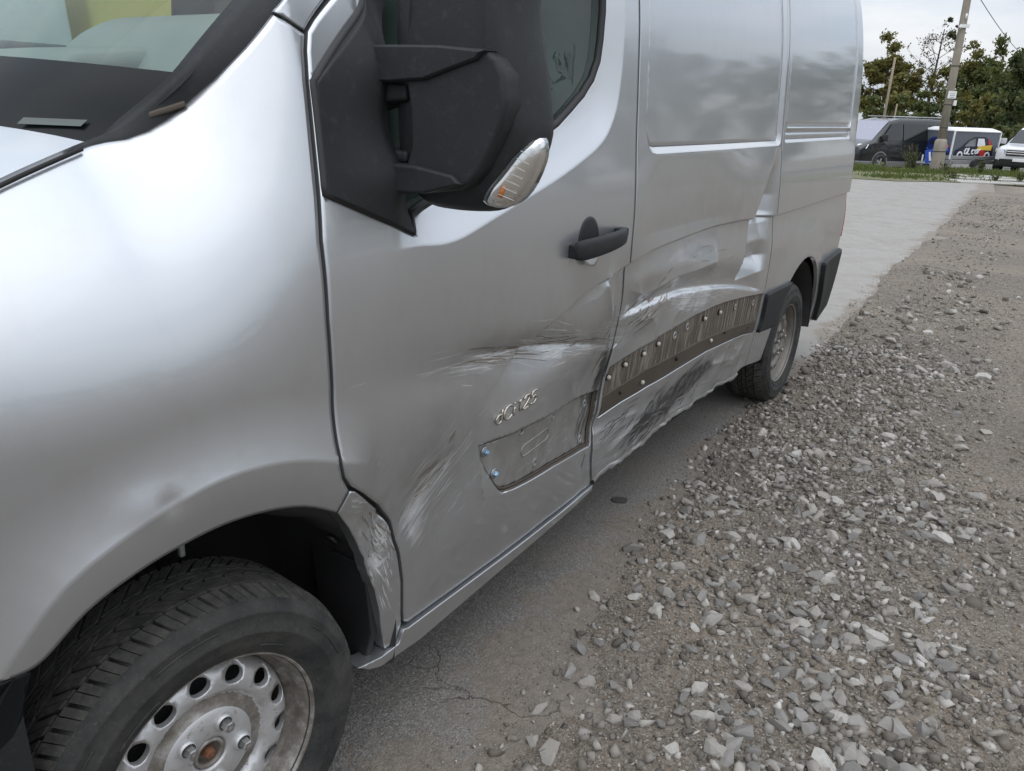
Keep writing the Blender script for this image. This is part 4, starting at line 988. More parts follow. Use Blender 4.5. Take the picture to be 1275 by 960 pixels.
for s_ in (0, 1):
    b = MB(); ring = []
    for x, z in ((-.80,.82),(-.62,.80),(-.50,.90),(-.56,1.02),(-.64,1.06),(-.74,1.0)): ring.append((x, z))
    f0 = lambda x, z: (x-.03, (lambda y: WID-y if s_ else y)(.10+1.4*max(0, -x-.45)), z)
    f1 = lambda x, z: (x+.05, (lambda y: WID-y if s_ else y)(.22+1.4*max(0, -x-.45)), z)
    b.prism(ring, f0, f1); b.build('headlamp', 'lens_clear', van, bevel=.02)
    b = MB(); b.prism([(x*.9-.06, .94+(z-.94)*.8) for x, z in ring], lambda x, z: (x+.03, (lambda y: WID-y if s_ else y)(.20+1.4*max(0, -x-.45)), z), lambda x, z: (x+.09, (lambda y: WID-y if s_ else y)(.30+1.4*max(0, -x-.45)), z)); b.build('lamp_reflector', 'chrome', van)
# -- floor, bulkhead, rear doors, dark inside
MB().box((-.55,.35,.24),(4.6,WID-.35,.30)).build('underbody', 'underbody', van)
for y0, y1 in ((.13,.35),(WID-.35,WID-.13)): MB().box((.56,y0,.27),(3.20,y1,.34)).build('floor_side', 'underbody', van)
MB().box((1.56,.09,.34),(1.60,WID-.09,2.20)).build('bulkhead', 'cabin_lining', van, bevel=.01)
for y0 in (.17, 1.04): MB().box((4.64,y0,.50),(4.69,y0+.86,2.235)).build('rear_door', 'silver_paint', van, bevel=.02)
# -- cab: dashboard, seats, steering wheel, floor
b = MB(); pr = [(.02,1.46),(.06,1.545),(.14,1.598),(.30,1.617),(.46,1.61),(.58,1.52),(.58,1.15),(.54,.98),(.30,.96),(.06,1.2)]
b.prism(pr, lambda x, z: (x, .47, z), lambda x, z: (x, WID-.47, z)); b.build('dashboard', 'dash_plastic', van, bevel=.03)
b = MB(); hood_ = catmull([(.24,1.56),(.33,1.645),(.45,1.69),(.56,1.66),(.60,1.54)], 5)
b.prism([tuple(p_) for p_ in hood_], lambda x, z: (x, .34, z), lambda x, z: (x, .80, z)); b.build('instrument_hood', 'dash_plastic', van, bevel=.02)
MB().box((.24,.95,1.60),(.42,1.30,1.628)).build('dash_tray', 'cabin_fabric', van, bevel=.01)
MB().box((.07,.55,1.56),(.10,1.50,1.578)).build('demister_vent', 'cabin_fabric', van, bevel=.004)
c0 = Vector((.70,.58,1.33)); ax_ = Vector((-.55,0,.83)).normalized(); u_ = ax_.orthogonal().normalized(); v_ = ax_.cross(u_)
MB().tube([c0+(u_*math.cos(a)+v_*math.sin(a))*.20 for a in np.linspace(0, 2*math.pi, 40, endpoint=False)], .016, 8, closed=True).build('steering_wheel', 'dash_plastic', van, smooth=True)
MB().tube([c0-Vector((.25,0,.30)), c0], .05, 10).build('steering_column', 'dash_plastic', van, smooth=True)
for y0, y1 in ((.30,.82),(.95,1.75)):
    MB().box((.95,y0,.72),(1.45,y1,.95)).build('seat_cushion', 'cabin_fabric', van, bevel=.05, seg=3)
    MB().box((1.34,y0+.02,.92),(1.50,y1-.02,1.62)).build('seat_back', 'cabin_fabric', van, bevel=.06, seg=3)
    n_ = 1 if y1-y0 < .6 else 2
    for k in range(n_):
        m_ = y0+(y1-y0)*(k+.5)/n_; MB().box((1.38,m_-.13,1.66),(1.48,m_+.13,1.86)).build('headrest', 'cabin_fabric', van, bevel=.04, seg=3)
MB().box((.54,.13,.50),(1.56,WID-.13,.56)).build('cab_floor', 'cabin_fabric', van)
panel('door_card', [(.55,.60),(1.45,.55),(1.45,1.42),(.70,1.30),(.55,1.25)], 'cabin_fabric', van, h=.08, yf=lambda a, b_: S_clean(a, b_)+.07, flange=0, lines=[])
panel('door_card', [(.36,.60),(1.45,.45),(1.45,1.44),(.70,1.36),(.36,1.30)], 'cabin_fabric', van, h=.08, yf=lambda a, b_: S_clean(a, b_)+.03, flange=0, lines=[], mirror=WID)

# -- wing mirror on two arms (faces forward, reaches out from the door)
mir = empty('wing_mirror', (0,0,0), 0, van)
HO = [(.000,1.43),(.004,1.60),(.002,1.80),(-.006,1.89),(-.035,1.925),(-.12,1.935),(-.195,1.925),(-.235,1.885),(-.243,1.80),(-.252,1.70),(-.272,1.61),(-.287,1.53),(-.291,1.485),(-.277,1.435),(-.258,1.395),(-.235,1.366),(-.20,1.348),(-.13,1.341),(-.075,1.342),(-.045,1.352),(-.020,1.378)]
HO = [tuple(p_) for p_ in catmull([(y+.056, z-.006) for y, z in HO], 3, True)]; ctr = np.array((-.085,1.62))
b = MB(); rings = []
for x, sc_ in ((.512,.62),(.514,.76),(.522,.87),(.538,.945),(.560,.985),(.585,1.0),(.615,.985),(.630,.955),(.634,.93)):
    lean = .05*(x-.50)
    rings.append([(x+.03*((y-ctr[0])/.15)*-.35*(1 if x < .6 else .4)+.028*max(0, (z-1.66)/.26)**2, ctr[0]+(y-ctr[0])*sc_-lean, ctr[1]+(z-ctr[1])*sc_) for y, z in HO])
b.loft(rings, cap=True); b.build('mirror_housing', 'black_trim', mir, smooth=True)
b = MB(); b.prism([tuple(ctr+(np.array(p_)-ctr)*.90) for p_ in HO], lambda y, z: (.637, y-.006, z), lambda y, z: (.639, y-.006, z)); b.build('mirror_glass', 'mirror_glass', mir)
# the two arms run into one raised C-shaped shell on the front of the housing
CP = [(.104,1.598),(.098,1.626),(.06,1.630),(-.09,1.629),(-.165,1.625),(-.197,1.612),(-.213,1.585),(-.221,1.536),(-.213,1.50),(-.195,1.462),(-.172,1.422),(-.150,1.397),(-.125,1.384),(-.06,1.374),(.040,1.367),(.085,1.366),(.091,1.39),(.084,1.414),(.040,1.420),(-.012,1.424),(-.022,1.46),(-.020,1.52),(-.014,1.560),(.02,1.568),(.098,1.570)]
CPs = dens(CP, .02)
def cshell(x0, x1, d0):
    return x0
b = MB(); r0 = shrink(CPs, .006)
def armx(y): return .470+.02*sm(np.array((.0-y)/.2))
b.loft([[(float(armx(y))+.075, y, z) for y, z in CPs], [(float(armx(y))+.010, y, z) for y, z in CPs], [(float(armx(y))+.003, y, z) for y, z in r0]], cap=True)
b.build('mirror_shell', 'black_trim', mir, smooth=False, bevel=.004)
UA = [(.104,1.598),(.098,1.626),(.06,1.630),(-.09,1.629),(-.180,1.622),(-.165,1.606),(-.12,1.592),(-.06,1.572),(.02,1.566),(.098,1.566)]
LA = [(.085,1.366),(.091,1.39),(.084,1.414),(.040,1.424),(-.04,1.424),(-.12,1.412),(-.140,1.396),(-.06,1.374),(.040,1.367)]
for PA in (UA, LA):
    PAs = dens(PA, .02); b = MB(); q0 = shrink(PAs, .004); b.loft([[(float(armx(y))+.06, y, z) for y, z in PAs], [(float(armx(y))-.004, y, z) for y, z in PAs], [(float(armx(y))-.009, y, z) for y, z in q0]], cap=True); b.build('mirror_arm', 'black_trim', mir, smooth=False, bevel=.003)
# lugs of the base that the arms are hinged on
for z0, z1, yy in ((1.535,1.568,.02),(1.424,1.446,.012)):
    rings = []
    for y_, g_, xx in ((.125,.030,.455),(.09,.016,.47),(.05,.004,.485),(.0,0,.49)):
        rings.append([(xx,y_,z0-g_),(xx+.09,y_,z0-g_),(xx+.09,y_,z1+g_*.3),(xx,y_,z1+g_*.3)])
    b = MB(); b.loft(rings); b.build('arm_lug', 'black_trim', mir, bevel=.008, seg=3)
for z0, z1 in ((1.572,1.622),(1.372,1.412)): MB().tube([(.512,.082,z0-.004),(.512,.082,z1+.006)], .020, 14).build('hinge_pin', 'rubber_seal', mir, smooth=True)
# indicator lamp in the lower outer corner
IL = [(y_+.034, z_-.002) for y_, z_ in [(-.281,1.480),(-.286,1.462),(-.284,1.440),(-.272,1.405),(-.256,1.379),(-.236,1.364),(-.214,1.360),(-.199,1.369),(-.203,1.385),(-.216,1.405),(-.232,1.428),(-.250,1.455),(-.268,1.474)]]
ILs = [tuple(p_) for p_ in catmull(IL, 2, True)]; ic = np.array((-.211,1.416))
def ilx(y): return .520+.45*max(0, (-.165-y))
for nm, mt, grow, xo, xi in (('lamp_bezel','chrome',1.06,.004,.03),('lamp_lens','lens_clear',1.0,-.012,.02)):
    b = MB(); rings = []
    for k, (dx, sc_) in enumerate(((xi,1.),(xo+.006,1.),(xo+.001,.93),(xo-.003,.72),(xo-.004,.35))):
        rings.append([(ilx(ic[0]+(y-ic[0])*sc_*grow)+dx, ic[0]+(y-ic[0])*sc_*grow, ic[1]+(z-ic[1])*sc_*grow) for y, z in ILs])
    b.loft(rings); b.build(nm, mt, mir, smooth=True)
for k in range(7):
    zz = 1.375+.013*k; yc = float(np.interp(zz, [1.36,1.42,1.48], [-.194,-.216,-.242])); hw = .013-.0006*k; yc -= .004
    MB().tube([(ilx(yc+hw)-.006, yc+hw, zz+.006), (ilx(yc-hw)-.005, yc-hw, zz-.004)], .0007, 5).build('lens_rib', 'white_plastic', mir, smooth=True)
MB().tube([(ilx(-.19),-.190,1.375),(ilx(-.196),-.196,1.395)], .005, 8).build('indicator_bulb', 'amber', mir, smooth=True)
# ------------------------------------------------------------------ wheels of the van
def lerp_prof(pts):
    r = np.array([p_[0] for p_ in pts]); y = np.array([p_[1] for p_ in pts])
    return lambda x, z: np.interp(np.hypot(x, z), r, y)
def make_wheel(parent, loc, rz, spin, front):
    w = empty('wheel', loc, rz, parent)
    side = [(.2115,.004),(.2155,-.003),(.222,-.0075),(.226,-.0065),(.231,-.0125),(.248,-.0175),(.266,-.0205),(.2685,-.0222),(.2715,-.0205),(.288,-.0195),(.303,-.0155),(.3055,-.0168),(.309,-.0138),(.320,-.0055),(.3265,.002),(.3295,.011),(.3300,.022)]
    prof = side+[(.3305,.06),(.331,.11),(.3305,.16)]+[(r, .219-y) for r, y in reversed(side)]
    tyre = MB().lathe_y(prof, 96).build('tyre', 'tyre_rubber', w, smooth=True)
    # tread: rows of blocks with grooves and sipes between them
    rng = random.Random(5 if front else 9); V = []; F = []
    def block(a0, a1, y0, y1, sk, r0=.330, r1=.3425, drop0=0., drop1=0., nb=2):
        n = len(V); m = nb+1
        for i in range(m):
            f = i/nb
            for (yy, s_, dr) in ((y0, -.5, drop0), (y1, .5, drop1)):
                a = a0+(a1-a0)*f+sk*s_
                V.append((r0*math.cos(a), yy, r0*math.sin(a)))
                rr = r1-dr; V.append((rr*math.cos(a), yy, rr*math.sin(a)))
        for i in range(nb):
            k = n+4*i
            F.extend([(k+1,k+5,k+7,k+3),(k,k+4,k+5,k+1),(k+2,k+3,k+7,k+6)])
        F.extend([(n,n+1,n+3,n+2),(n+4*nb,n+4*nb+2,n+4*nb+3,n+4*nb+1)])
    NB = 50; p_ = 2*math.pi/NB
    for k in range(NB):
        a = k*p_; j = rng.uniform(-.03, .03)*p_
        block(a+.03*p_, a+.40*p_, .0030, .042, .35*p_, .314, .3425, .0130, .001); block(a+.45*p_, a+.86*p_, .0030, .042, .35*p_, .314, .3425, .0130, .001)
        block(a+.03*p_, a+.40*p_, .177, .216, -.35*p_, .314, .3425, .001, .0130); block(a+.45*p_, a+.86*p_, .177, .216, -.35*p_, .314, .3425, .001, .0130)
        block(a+j, a+j+.39*p_, .049, .083, .8*p_, .326); block(a+j+.43*p_, a+j+.82*p_, .049, .083, .8*p_, .326)
        block(a-j, a-j+.39*p_, .136, .170, -.8*p_, .326); block(a-j+.43*p_, a-j+.82*p_, .136, .170, -.8*p_, .326)
        block(a, a+.80*p_, .090, .107, -.7*p_, .326); block(a+.3*p_, a+1.10*p_, .1125, .129, .7*p_, .326)
    tr_ = meshobj('tread', V, F, 'tread_rubber', tyre, False); tag(tr_, kind='stuff')
    # raised marks on the sidewall
    for r, a0, a1 in ((.293,.35,.62),(.293,.66,.74),(.293,1.5,1.95),(.293,2.4,2.55),(.293,3.6,4.2),(.240,.9,1.15),(.240,2.0,2.4),(.240,4.0,4.6)):
        MB().tube([(r*math.cos(a), -.0188 if r > .26 else -.0155, r*math.sin(a)) for a in np.linspace(a0, a1, 12)], .0022, 5).build('sidewall_rib', 'tyre_rubber', tyre, smooth=True)
    rim = empty('rim', (0,0,0), 0, w)
    if spin: rim.rotation_euler = (0, -spin, 0)
    pm, rm = ('rim_paint', 'rim_rusty') if front else ('rear_rim', 'rear_rim')
    fl_ = [(.2195,.010),(.2215,.003),(.2215,-.003),(.2185,-.0065),(.2150,-.004),(.2125,.003),(.2085,.012),(.2045,.024),(.2035,.040),(.2000,.050),(.1900,.056),(.1840,.075),(.183,.17),(.20,.20)]
    MB().lathe_y(fl_, 96).build('rim_flange', rm, rim, smooth=True)
    # pressed steel disc with a ring of round holes
    prof_d = [(0,.036),(.030,.036),(.034,.0345),(.082,.0335),(.092,.036),(.105,.0400),(.118,.0425),(.1215,.0415),(.1245,.036),(.130,.0305),(.140,.0265),(.150,.0255),(.160,.0275),(.170,.0325),(.178,.040),(.184,.050),(.187,.062)]
    NH = 14; ring = [(.1865*math.cos(a), .1865*math.sin(a)) for a in np.linspace(0, 2*math.pi, 90, endpoint=False)]
    hs = []
    for k in range(NH):
        a = rad(92.1+25.714*k); hs.append([(.1600*math.cos(a)+.0165*math.cos(t)*math.cos(a)-.0205*math.sin(t)*math.sin(a), .1600*math.sin(a)+.0165*math.cos(t)*math.sin(a)+.0205*math.sin(t)*math.cos(a)) for t in np.linspace(0, 2*math.pi, 20, endpoint=False)])
    hs.append([(.0325*math.cos(t), .0325*math.sin(t)) for t in np.linspace(0, 2*math.pi, 24, endpoint=False)])
    circ = [[(r*math.cos(t), r*math.sin(t)) for t in np.linspace(0, 2*math.pi, 60)] for r in (.0925,.12,.1235,.128)]
    face = panel('rim_disc', ring, pm, rim, holes=hs, h=.008, yf=lerp_prof(prof_d), flange=.012, lines=[], roll=.0007)
    # the mounting face inside is bare and dirty
    hub = MB().lathe_y([(.122,.0420),(.118,.0418),(.105,.0393),(.092,.0353),(.0915,.034)], 60).build('hub_face_ring', rm, rim, smooth=True)
    MB().lathe_y([(.0925,.034),(.084,.0285),(.040,.0275),(.0345,.030),(.0335,.045)], 48).build('hub_raised_face', pm if front else 'rear_rim', rim, smooth=True)
    MB().lathe_y([(.0335,.040),(.030,.030),(.026,.029),(.023,.040),(.022,.055),(.0,.056)], 40).build('hub_bore', rm, rim, smooth=True)
    MB().lathe_y([(.0,.026),(.007,.026),(.011,.028),(.0125,.034),(.0125,.055)], 6).build('axle_nut', 'rust_nut', rim)
    MB().lathe_y([(.0,.0245),(.004,.0245),(.0042,.027)], 10).build('axle_tip', 'rust_nut', rim)
    for k in range(5):
        a = rad(62+72*k); cx_, cz_ = .066*math.cos(a), .066*math.sin(a)
        bo = MB().lathe_y([(.0185,.029),(.0180,.022),(.0150,.0195),(.0140,.0185)], 20, (cx_,0,cz_)).build('bolt_seat', pm, rim, smooth=True)
        MB().lathe_y([(.0115,.022),(.0115,.0035),(.0098,.0005),(.006,.0)], 6, (cx_,0,cz_)).build('wheel_bolt', 'steel_bolt', rim)
        MB().lathe_y([(.0060,-.0002),(.0,-.0008)], 10, (cx_,0,cz_)).build('bolt_cap', 'rim_rusty', rim)
    MB().lathe_y([(.0,.085),(.17,.085),(.17,.15),(.10,.16)], 40).build('brake_drum', 'underbody', rim, smooth=True)
    return w
wf = make_wheel(van, (-.002,.050,.336), -.085, 0, True); tag(wf, 'dirty silver steel wheel without hub cap')
wr = make_wheel(van, (3.682,.047,.340), 0., rad(30), False)
for loc in ((0,WID-.05,.34),(3.682,WID-.05,.34)):
    w_ = copy_tree(wr, van); w_.location = loc; w_.rotation_euler = (0,0,math.pi)
# wheel housings
def liner(name, cx_, r, a0, a1, lip, y0, y1):
    V = []; F = []; n = 40
    for i in range(n+1):
        a = a0+(a1-a0)*i/n; c, s_ = math.cos(a), math.sin(a); wob = .004*math.sin(i*1.7)
        ring = [(lip, y0), (r+.012, y0+.012), (r+wob, y0+.03), (r+wob, .16), (r-.01, .20), (r-.005, y1), (r*.55, y1+.02), (.12, y1+.02)]
        V += [(cx_+q*c, yy, .355+q*s_) for q, yy in ring]
        if i: k = 8*i; F += [(k-8+q, k+q, k+q+1, k-7+q) for q in range(7)]
    return meshobj(name, V, F, 'liner_plastic', van, True)
lf = liner('wheel_arch_liner', 0., .462, rad(-12), rad(205), .492, .045, .42)
for a, yy in ((.30,.10),(.42,.22),(.62,.12),(.85,.25)):
    c0 = Vector((.458*math.cos(a), yy, .355+.458*math.sin(a))); n_ = Vector((-math.cos(a),0,-math.sin(a)))
    MB().tube([c0, c0+n_*.006], .016, 12).build('liner_plug', 'liner_plastic', lf, smooth=True)
MB().loft([[(.405,.060,.56),(.405,.235,.56),(.437,.235,.545),(.437,.060,.545)],[(.425,.060,.36),(.425,.235,.36),(.445,.235,.36),(.445,.060,.36)],[(.405,.075,.262),(.405,.225,.262),(.425,.225,.258),(.425,.075,.258)]]).build('mud_flap', 'liner_plastic', van, bevel=.006)
MB().box((.055,.19,.70),(.067,.202,.84)).build('strut', 'galvanised', van, bevel=.004)
MB().lathe_y([(.05,.30),(.05,.9)], 14, (0,0,.34)).build('drive_shaft', 'underbody', van, smooth=True)
liner('wheel_arch_liner', 3.705, .43, rad(-2), rad(184), .442, .025, .40)
panel('arch_inner_lip', [(4.152,.36),(4.19,.36),(4.23,.44),(4.24,.52),(4.19,.60),(4.15,.66),(4.135,.60),(4.148,.5)], 'silver_paint', van, h=.02, yf=lambda a, b: S_clean(a, b)-.008, flange=.02, lines=[], damaged=False)
# ------------------------------------------------------------------ ground
CAMX, CAMY = -.681, -1.032
def VW(d, r, z=0.): return (CAMX+.835*d+.55*r, CAMY+.55*d-.835*r, z)      # d metres ahead of the lens, r metres to its right
_EX = np.array([-40,-4,-1,0,.54,.78,1.02,1.4,1.75,2.17,2.76,3.42,4.38,5.9,8.4,11.4,19.8,40])
_EY = np.array([-.6,-.4,-.2,-.15,-.135,-.14,-.127,-.09,-.04,.04,.09,.115,.064,.15,.29,.31,.48,.6])
def edge_y(x): return np.interp(x, _EX, _EY)
def ground_z(x, y):
    s = edge_y(x)-y+.05*vnoise(x, y, 2.2, 1)+.03*vnoise(x, y, 6, 2)
    g = -.045+.050*sm((s+.20)/.28)+.020*sm((s-.02)/.22)
    m = sm((s+.05)/.25)
    g = g+m*(.020*vnoise(x, y, 1.1, 3)+.011*vnoise(x, y, 3.1, 4)+.006*vnoise(x, y, 8, 5)+.0035*vnoise(x, y, 21, 6))
    dd = .835*(x-CAMX)+.55*(y-CAMY); far = sm((np.hypot(x, y)-18)/8); return g*(1-far)-.03*far-.36*sm((dd-28)/2.)
def graded(a, b, fine0, fine1, step, grow=1.16):
    out = list(np.arange(fine0, fine1, step)); s = step; v = fine0
    lo = []
    while v > a: s *= grow; v -= s; lo.append(max(v, a))
    s = step; v = out[-1]; hi = []
    while v < b: s *= grow; v += s; hi.append(min(v, b))
    return np.array(lo[::-1]+out+hi)
gx = graded(-400, 900, -.4, 8.0, .03, 1.10); gy = graded(-500, 700, -3.2, .5, .024, 1.12)
X, Y = np.meshgrid(gx, gy); Zg = ground_z(X, Y); nx, ny = len(gx), len(gy)
V = np.stack([X.ravel(), Y.ravel(), Zg.ravel()], 1)
idx = np.arange(nx*ny).reshape(ny, nx); F = np.stack([idx[:-1,:-1].ravel(), idx[:-1,1:].ravel(), idx[1:,1:].ravel(), idx[1:,:-1].ravel()], 1)
ground = meshobj('gravel_ground', V, F, 'gravel_soil'); tag(ground, 'brown dirt and crushed stone yard', kind='structure')
# pavement: worn asphalt beside the van that turns to pale concrete behind it
t = NT('pavement'); c = t.coord(); n1 = t.noise(c, .7, 7, .6)
vv = t.n('ShaderNodeTexVoronoi'); t.l(c, vv.inputs['Vector']); vv.inputs['Scale'].default_value = 190
sp = t.ramp(vv.outputs['Color'], [(.1,(.100,.094,.086)),(.60,(.172,.162,.149)),(.93,(.27,.256,.238))])
col = t.mix(t.ramp(n1, [(.35,.0),(.65,.45)]), sp, (.195,.183,.167))
n3 = t.noise(c, 9, 8, .7); conc = t.ramp(n3, [(.3,(.255,.242,.222)),(.7,(.315,.300,.278))])
sx = t.n('ShaderNodeSeparateXYZ'); t.l(c, sx.inputs[0])
fx = t.ramp(t.math('ADD', t.math('MULTIPLY', sx.outputs['X'], .1), t.math('MULTIPLY', t.noise(c, 1.3, 6, .6), .24)), [(.40,0.),(.66,1.)])
col = t.mix(fx, col, conc)
dm = t.ramp(t.noise(c, 2.2, 9, .66), [(.45,0.),(.72,.5)]); col = t.mix(dm, col, (.20,.175,.145))
# earth carried onto the paving along its broken edge
ee = t.math('SUBTRACT', sx.outputs['Y'], t.math('MULTIPLY', sx.outputs['X'], .028))
ee = t.math('ADD', ee, t.math('MULTIPLY', t.math('SUBTRACT', t.noise(c, 2.4, 9, .68), .5), 1.0))
col = t.mix(t.ramp(ee, [(.0,.6),(.06,0.)]), col, t.ramp(t.noise(c, 30, 6, .7), [(.3,(.11,.088,.066)),(.7,(.25,.205,.16))]))
w = t.n('ShaderNodeTexVoronoi', feature='DISTANCE_TO_EDGE'); ds = t.n('ShaderNodeVectorMath', operation='ADD')
nz = t.n('ShaderNodeTexNoise'); t.l(c, nz.inputs['Vector']); nz.inputs['Scale'].default_value = 3.5; nz.inputs['Detail'].default_value = 7
sc_ = t.n('ShaderNodeVectorMath', operation='SCALE'); t.l(nz.outputs['Color'], sc_.inputs[0]); sc_.inputs['Scale'].default_value = .5
t.l(c, ds.inputs[0]); t.l(sc_.outputs[0], ds.inputs[1]); t.l(ds.outputs[0], w.inputs['Vector']); w.inputs['Scale'].default_value = 1.5
crack = t.math('MULTIPLY', t.ramp(w.outputs['Distance'], [(.0,1.),(.006,0.)]), t.ramp(t.noise(c, 1.9, 3), [(.50,0.),(.60,.8)]))
col = t.mix(t.math('MULTIPLY', crack, .85), col, (.028,.025,.022))
hh = t.math('SUBTRACT', t.math('MULTIPLY', vv.outputs['Distance'], -.7), t.math('MULTIPLY', crack, 2.5))
t.done(t.bsdf(col, .88, 0, t.bump(t.math('MULTIPLY', hh, t.math('SUBTRACT', 1., t.math('MULTIPLY', fx, .8))), .6, .005), spec=.3))
PV = [(-14,-1.2),(10,-.5),(17,-.2)]+[VW(22.2, r)[:2] for r in (12.9, 8, 0, -8, -14)]+[(-14,16)]
meshobj('pavement', [(x, y, 0.) for x, y in PV], [tuple(range(len(PV)))], 'pavement', None, False); tag(bpy.data.objects['pavement'], 'worn grey asphalt and concrete under the van', kind='structure')
# dark wet patch lying on the asphalt is a flat scrap of rubber
scrap = MB(); scrap.prism([(2.02+.55*.034*math.cos(a)*(1+.25*math.sin(3*a))+.835*.028*math.sin(a)*(1+.2*math.cos(2*a)), .19-.835*.034*math.cos(a)+.55*.028*math.sin(a)) for a in np.linspace(0, 2*math.pi, 12, endpoint=False)], lambda x, y: (x, y, .001), lambda x, y: (x, y, .006))
simple('scrap_grey', (.060,.056,.052), .9); o = scrap.build('rubber_scrap', 'scrap_grey', None); tag(o, 'flat dark scrap lying on the asphalt beside the sill', 'scrap')

# ---- loose stones
rng = np.random.default_rng(11)
def rock(n, seed):
    r = np.random.default_rng(seed); P = r.normal(size=(n,3)); P /= np.linalg.norm(P, axis=1)[:,None]; P *= r.uniform(.82, 1.08, (n,1))
    P *= np.array([1., r.uniform(.55,.9), r.uniform(.38,.72)])
    bm = bmesh.new(); [bm.verts.new(p_) for p_ in P]; bmesh.ops.convex_hull(bm, input=bm.verts); 
    lo = [v for v in bm.verts if not v.link_faces]; bmesh.ops.delete(bm, geom=lo, context='VERTS'); bmesh.ops.triangulate(bm, faces=bm.faces); bm.verts.index_update()
    V = np.array([v.co[:] for v in bm.verts]); F = np.array([[v.index for v in f.verts] for f in bm.faces]); bm.free(); return V, F
def in_view(x, y, marg=1.5):
    # a wedge a little wider than the lens, on the ground
    dx, dy = x-CAMX, y-CAMY; d = .835*dx+.55*dy; r = .55*dx-.835*dy
    return (d > .2) & (r < .66*d+marg) & (r > -.7*d-marg)
def density(x, y):
    s = edge_y(x)-y
    a = sm((s+.10)/.22)
    n = .5+.5*vnoise(x, y, .8, 21); n2 = .5+.5*vnoise(x, y, 2.6, 22)
    band = np.exp(-.5*((s-.62-.10*np.sin(x*1.3))/.30)**2)
    bare = sm((s-.95)/.5)*(.35+.65*sm((x-2.2)/2.0))
    dd = a*np.clip(.12+.80*band+1.6*(n*.6+n2*.4-.52)-.42*bare, .035, 1)
    return dd
def scatter(n, xr, smax, rmin, rmax, power, seed, dens_pow=1.):
    r = np.random.default_rng(seed); x = r.uniform(*xr, n*4)**1.0; s = r.uniform(-.12, smax, n*4); y = edge_y(x)-s
    k = in_view(x, y) & (r.uniform(0, 1, n*4) < density(x, y)**dens_pow); x, y = x[k][:n], y[k][:n]
    sz = rmin*(rmax/rmin)**(r.uniform(0, 1, len(x))**power)
    return x, y, sz
big = [scatter(1250, (-.8,5.0), 3.2, .021, .042, 1.7, 1), scatter(260, (4.5,9.), 4.0, .030, .060, 1.6, 2)]
bx = np.concatenate([b_[0] for b_ in big]); by = np.concatenate([b_[1] for b_ in big]); bs = np.concatenate([b_[2] for b_ in big])
dep = .835*(bx-CAMX)+.55*(by-CAMY); seen = (.55*(bx-CAMX)-.835*(by-CAMY) < .70*dep) & (dep > 1.5)
order = np.argsort(-(bs/dep)*seen)[:300]
rocks = [rock(19, 100+i) for i in range(14)]
stone_meshes = []
for i, (RV, RF) in enumerate(rocks):
    me = bpy.data.meshes.new('stone'); me.from_pydata(RV.tolist(), [], RF.tolist()); me.materials.append(M['stone']); me.update(); stone_meshes.append(me)
placed = {}
for j, i in enumerate(order):
    o = bpy.data.objects.new('stone', stone_meshes[j % 14]); COL.objects.link(o); o.parent = ground
    x, y, s_ = float(bx[i]), float(by[i]), float(bs[i])
    o.scale = (s_*rng.uniform(.85,1.25), s_*rng.uniform(.8,1.1), s_*rng.uniform(.8,1.1)); o.rotation_euler = (rng.normal()*.25, rng.normal()*.25, rng.uniform(0, 6.28))
    o.location = (x, y, max(float(ground_z(np.array([x]), np.array([y]))[0]), 0 if y > float(edge_y(x))-.05 else -9)+s_*.12)
rest = np.setdiff1d(np.arange(len(bx)), order)
def joined(name, xs, ys, ss, variants, mat, sink, seed, label, kind='stuff', parent=None):
    r = np.random.default_rng(seed); VV = []; FF = []; TT = []; n = 0
    zg = ground_z(xs, ys); onp = ys > edge_y(xs)-.06; zg = np.where(onp, np.maximum(zg, 0), zg)
    for vi in range(len(variants)):
        RV, RF = variants[vi]; k = np.arange(vi, len(xs), len(variants)); m = len(k)
        if not m: continue
        a = r.uniform(0, 6.28, m); tx = r.normal(size=m)*.3; ty = r.normal(size=m)*.3
        P = RV[None]*ss[k][:,None,None]*r.uniform(.8, 1.2, (m,1,3))
        c, s_ = np.cos(tx)[:,None], np.sin(tx)[:,None]; P = np.stack([P[...,0], P[...,1]*c-P[...,2]*s_, P[...,1]*s_+P[...,2]*c], -1)
        c, s_ = np.cos(ty)[:,None], np.sin(ty)[:,None]; P = np.stack([P[...,0]*c+P[...,2]*s_, P[...,1], -P[...,0]*s_+P[...,2]*c], -1)
        c, s_ = np.cos(a)[:,None], np.sin(a)[:,None]; P = np.stack([P[...,0]*c-P[...,1]*s_, P[...,0]*s_+P[...,1]*c, P[...,2]], -1)
        P += np.stack([xs[k], ys[k], zg[k]+ss[k]*sink], 1)[:,None]
        VV.append(P.reshape(-1,3)); FF.append((RF[None]+np.arange(m)[:,None,None]*len(RV)+n).reshape(-1,3)); TT.append(np.repeat(r.uniform(0,1,m), len(RV))); n += m*len(RV)
    V = np.concatenate(VV); F = np.concatenate(FF); T = np.concatenate(TT)
    me = bpy.data.meshes.new(name); me.vertices.add(len(V)); me.vertices.foreach_set('co', V.ravel()); me.loops.add(len(F)*3); me.loops.foreach_set('vertex_index', F.ravel().astype(np.int32))
    me.polygons.add(len(F)); me.polygons.foreach_set('loop_start', np.arange(0, len(F)*3, 3, dtype=np.int32)); me.update(calc_edges=True); me.validate()
    at = me.attributes.new('tone', 'FLOAT', 'POINT'); at.data.foreach_set('value', T.astype(np.float32))
    o = link(name, me, mat, parent); tag(o, label, kind=kind); return o
small = [rock(10, 300+i) for i in range(16)]; tiny = [rock(8, 400+i) for i in range(6)]
sets = [(bx[rest], by[rest], bs[rest]), scatter(13500, (-1.2,5.2), 3.4, .0075, .028, 1.7, 5), scatter(3800, (4.5,20.), 6.0, .010, .034, 2.0, 6, 1.0)]
